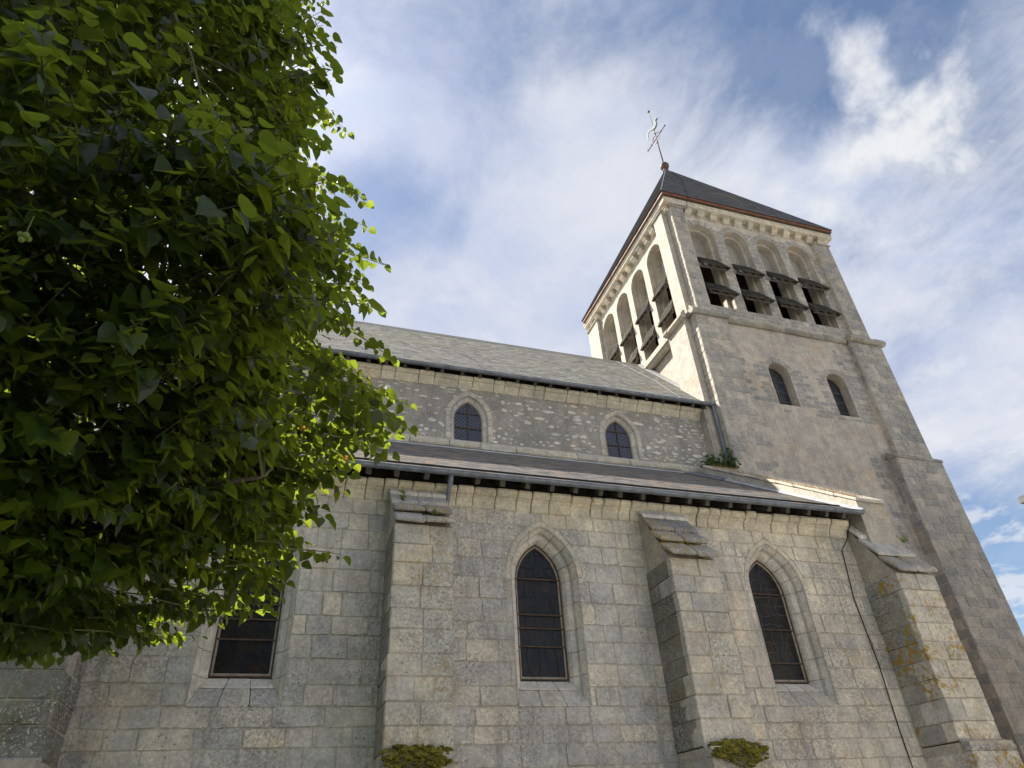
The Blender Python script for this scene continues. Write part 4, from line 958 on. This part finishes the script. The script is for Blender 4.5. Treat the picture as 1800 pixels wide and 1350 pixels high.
# the leaves seen largest: those nearest the eye with nothing before them
solo = set(); occ = {}
for i in sorted(range(len(leaves)), key=lambda i: leaves[i][0].length):
    p = leaves[i][0]
    if not in_view(p, -5): continue
    d_ = p.dot(FWD); c_ = (int((900 + FPX * p.dot(RGT) / d_) / 38), int((675 - FPX * p.dot(UPV) / d_) / 38))
    if c_ in occ: continue
    occ[c_] = 1; solo.add(i)
    if len(solo) >= 300: break
crown = MB(); allv = []; allf = []; allt = []
solo_list = []
for i, (p, ax, nm, sz, tn) in enumerate(leaves):
    vs = leaf_verts(p, ax, nm, sz, rt, rt.uniform(1.0, 1.25))
    if i in solo: solo_list.append((vs, tn)); continue
    k = len(allv); allv += [tuple(q_) for q_ in vs]; allf += [(a + k, b + k, c + k) for a, b, c in LF]; allt += [tn] * len(vs)
crown.v, crown.f, crown.t = allv, allf, allt
crown_o = crown.build('crown', 'leaf', tree, kind='stuff')
twigs.build('twigs', 'twig', tree, kind='stuff')
for vs, tn in solo_list: MB().add(vs, LF, tn).build('leaf', 'leaf', crown_o)
fruit = MB()
for (u, v, d_) in ((38, 421, 2.4), (46, 413, 2.4), (50, 420, 2.42), (36, 412, 2.42)): fruit.ball(pix(u, v) * d_, .0095, 8, 6)
fruit.tube([pix(44, 414) * 2.4, pix(60, 380) * 2.45], .0015, 4)
fruit.build('fruit', 'weed', tree, smooth=True)
# ------------------------------------------------------------------ small plants
def tuft(name, label, cat, c, n, size, spread, mat, updir, rng):
    """a rooted clump: stems from one crown, each leaf on its stem"""
    e = empty(name, c, label, cat); c = V3(c); lv = MB(); st = MB(); st.ball(c, .012, 6, 4)
    for i in range(n):
        p = c + V3((rng.gauss(0, spread[0]), rng.gauss(0, spread[1]), abs(rng.gauss(0, spread[2]))))
        lv.add(leaf_verts(p, V3(updir) + rvec(rng) * .8, V3((0, -.6, .8)) + rvec(rng) * .7, size * rng.uniform(.6, 1.3), rng, rng.uniform(.7, 1)), LF, rng.uniform(0, .95))
        if i % 4 == 0: st.tube([c, c.lerp(p, .5) + V3((0, -.02, .03)), p], [.005, .004, .002], 4, cap=False)
    lv.build('foliage', mat, e, kind='stuff'); st.build('stems', 'twig', e, kind='stuff')
    return e
rp = random.Random(8)
tuft('ivy_plant', 'dark green ivy tuft growing where the lower roof meets the tower', 'plant', (11.02, 14.35, 8.55), 260, .085, (.14, .12, .17), 'ivy', (-.2, -.3, .5), rp)
tuft('ivy_plant', 'dark green ivy clump at the foot of the grey corner downpipe', 'plant', (11.55, 14.25, 8.42), 260, .085, (.10, .10, .30), 'ivy', (-.1, -.3, .6), rp)
tuft('weed', 'small pale weed sprouting from the leftmost clear buttress top', 'plant', (1.46, 9.52, 4.50), 24, .05, (.02, .02, .10), 'weed', (0, -.2, .9), rp)
tuft('weed', 'tiny green weed on the drip edge of the leftmost clear buttress', 'plant', (1.92, 9.28, 4.19), 20, .035, (.025, .02, .03), 'weed', (0, -.2, .9), rp)
tuft('weed', 'small yellow flowering weed on the buttress cap nearest the tower', 'plant', (11.18, 9.45, 4.46), 20, .05, (.03, .03, .05), 'weed', (0, -.1, 1), rp)
dg = MB()
for i in range(1500):
    y = 9.62 + 4.2 * rp.random() ** 1.1; x = rp.uniform(10.56, 11.1) if rp.random() < .4 else rp.uniform(10.54, 10.68); f = 5.40 + (y - 9.56) * .676; h = rp.uniform(.03, .09) + (.07 * rp.random() if y > 12.3 else 0)
    t = rp.uniform(0, 6.28); dx, dy = math.cos(t) * .004, math.sin(t) * .004; lx, ly = rp.uniform(-.05, .03), rp.uniform(-.05, .03)
    dg.add([(x - dx, y - dy, f - .01), (x + dx, y + dy, f - .01), (x + lx, y + ly, f + h)], [(0, 1, 2)])
tag(dg.build('dry_grass', 'drygrass'), 'dry orange grass along the sloping coping in front of the tower', 'grass', None, 'stuff')
def moss(c, sx, sy, label, sd):
    rm = random.Random(sd); m_ = MB()
    for i in range(560):
        u = rm.uniform(-1, 1); y = c[1] + rm.uniform(-1, 1) * sy; big = i < 60
        if abs(u) > .75 and rm.random() < .5: continue
        env = (1 - u * u) * (.7 + .3 * math.sin(5 * u + sd)); x = c[0] + sx * u; z = c[2] - (c[1] - y) * .9 + .05 * env * rm.random() + rm.uniform(-.02, .01)
        r = rm.uniform(.045, .075) if big else rm.uniform(.012, .03)
        if i % 3 == 0: y = c[1] - sy - rm.uniform(.0, .02); z = c[2] - sy * .9 - rm.random() * .20 * (1.1 - abs(u)); r *= .7
        n_, k_ = 7, 5; vs = []; fs = []
        for j in range(k_ + 1):
            t = math.pi * j / k_
            for q_ in range(n_):
                a = 2 * math.pi * q_ / n_; rr = r * rm.uniform(.7, 1.2); vs.append((x + rr * math.sin(t) * math.cos(a) * 1.2, y + rr * math.sin(t) * math.sin(a), z + rr * .6 * math.cos(t)))
        for j in range(k_):
            for q_ in range(n_): fs.append((j * n_ + q_, j * n_ + (q_ + 1) % n_, (j + 1) * n_ + (q_ + 1) % n_, (j + 1) * n_ + q_))
        m_.add(vs, fs, rm.random())
    return tag(m_.build('moss', 'moss'), label, 'moss', None, 'stuff')
moss((1.68, 9.03, .97), .40, .09, 'olive moss cushion on the ledge of the buttress left of the middle lancet window', 1)
moss((6.18, 9.03, .97), .42, .09, 'olive moss cushion on the ledge of the buttress between the two right lancet windows', 2)
rm = random.Random(4); mm = MB()
for i in range(420):
    row = rm.choice((.45, .70, .70, .93)) + abs(rm.gauss(0, .045)); y = 9.98 - .86 * row; cl = rm.choice((5.95, 6.1, 6.32, 6.45)); x = max(5.78, min(6.62, cl + rm.gauss(0, .10))); z = 5.02 - 1.26 * row + rm.uniform(-.005, .02)
    mm.ball((x, y, z), rm.uniform(.006, .02), 6, 4, rm.random(), .6)
M['moss_yellow'] = plain('moss_yellow', (.30, .22, .02), .95, .6, 18, bs=1, c2=(.10, .08, .012))
tag(mm.build('moss', 'moss_yellow', smooth=True), 'yellow moss in the steps of the buttress cap between the right lancet windows', 'moss', None, 'stuff')
# ------------------------------------------------------------------ neighbouring house at the right edge
hx, hy, hz = 12.9, 8.13, 4.95
house = empty('house', (17, 3, -1.6), 'neighbouring house whose dark eave corner shows at the right edge', 'house')
HW = MB(); HW.box(hx + .38, 21.5, -6, hy - .22, -1.6, hz - .16); HW.build('wall', 'house_wall', house)
hr = MB(); hr.hexa([(hx, -6.3, hz - .03), (22.0, -6.3, hz - .03), (22.0, hy, hz - .03), (hx, hy, hz - .03), (hx, -6.3, hz), (22.0, -6.3, hz), (22.0, hy, hz), (hx, hy, hz)], 0)
hr.add([(hx, -6.3, hz + .002), (hx, hy, hz + .002), (17.4, hy - 3.5, hz + 3.0), (17.4, -3, hz + 3.0), (22.0, -6.3, hz + .002), (22, hy, hz + .002)], [(0, 1, 2, 3), (3, 2, 5, 4), (1, 5, 2), (0, 3, 4)])
hro = hr.build('roof', 'slate_tower', house)
MB().box(hx - .02, hx + .08, -6.3, hy + .01, hz - .12, hz - .031).build('gutter', 'lead', hro)
MB().box(hx + .03, hx + .37, -6.2, hy - .02, hz - .17, hz - .121).build('eave_moulding', 'white_paint', hro)
MB().tube([(hx + .33, hy - .16, hz - .12), (hx + .33, hy - .16, -1.6)], .05, 8).build('downpipe', 'cable', house)
for y in (-4, -1, 2, 5):
    for z in (-.2, 2.4):
        wd = MB().box(hx + .35, hx + .379, y - .5, y + .5, z, z + 1.5).build('window', 'white_paint', house)
        MB().box(hx + .335, hx + .349, y - .42, y - .03, z + .08, z + 1.42).build('pane', 'glass_tower', wd); MB().box(hx + .335, hx + .349, y + .03, y + .42, z + .08, z + 1.42).build('pane', 'glass_tower', wd)
        for s in (-1, 1): MB().box(hx + .33, hx + .378, y + s * .53 - (.5 if s < 0 else 0), y + s * .53 + (.5 if s > 0 else 0), z - .02, z + 1.52).build('shutter', 'shutter', wd)
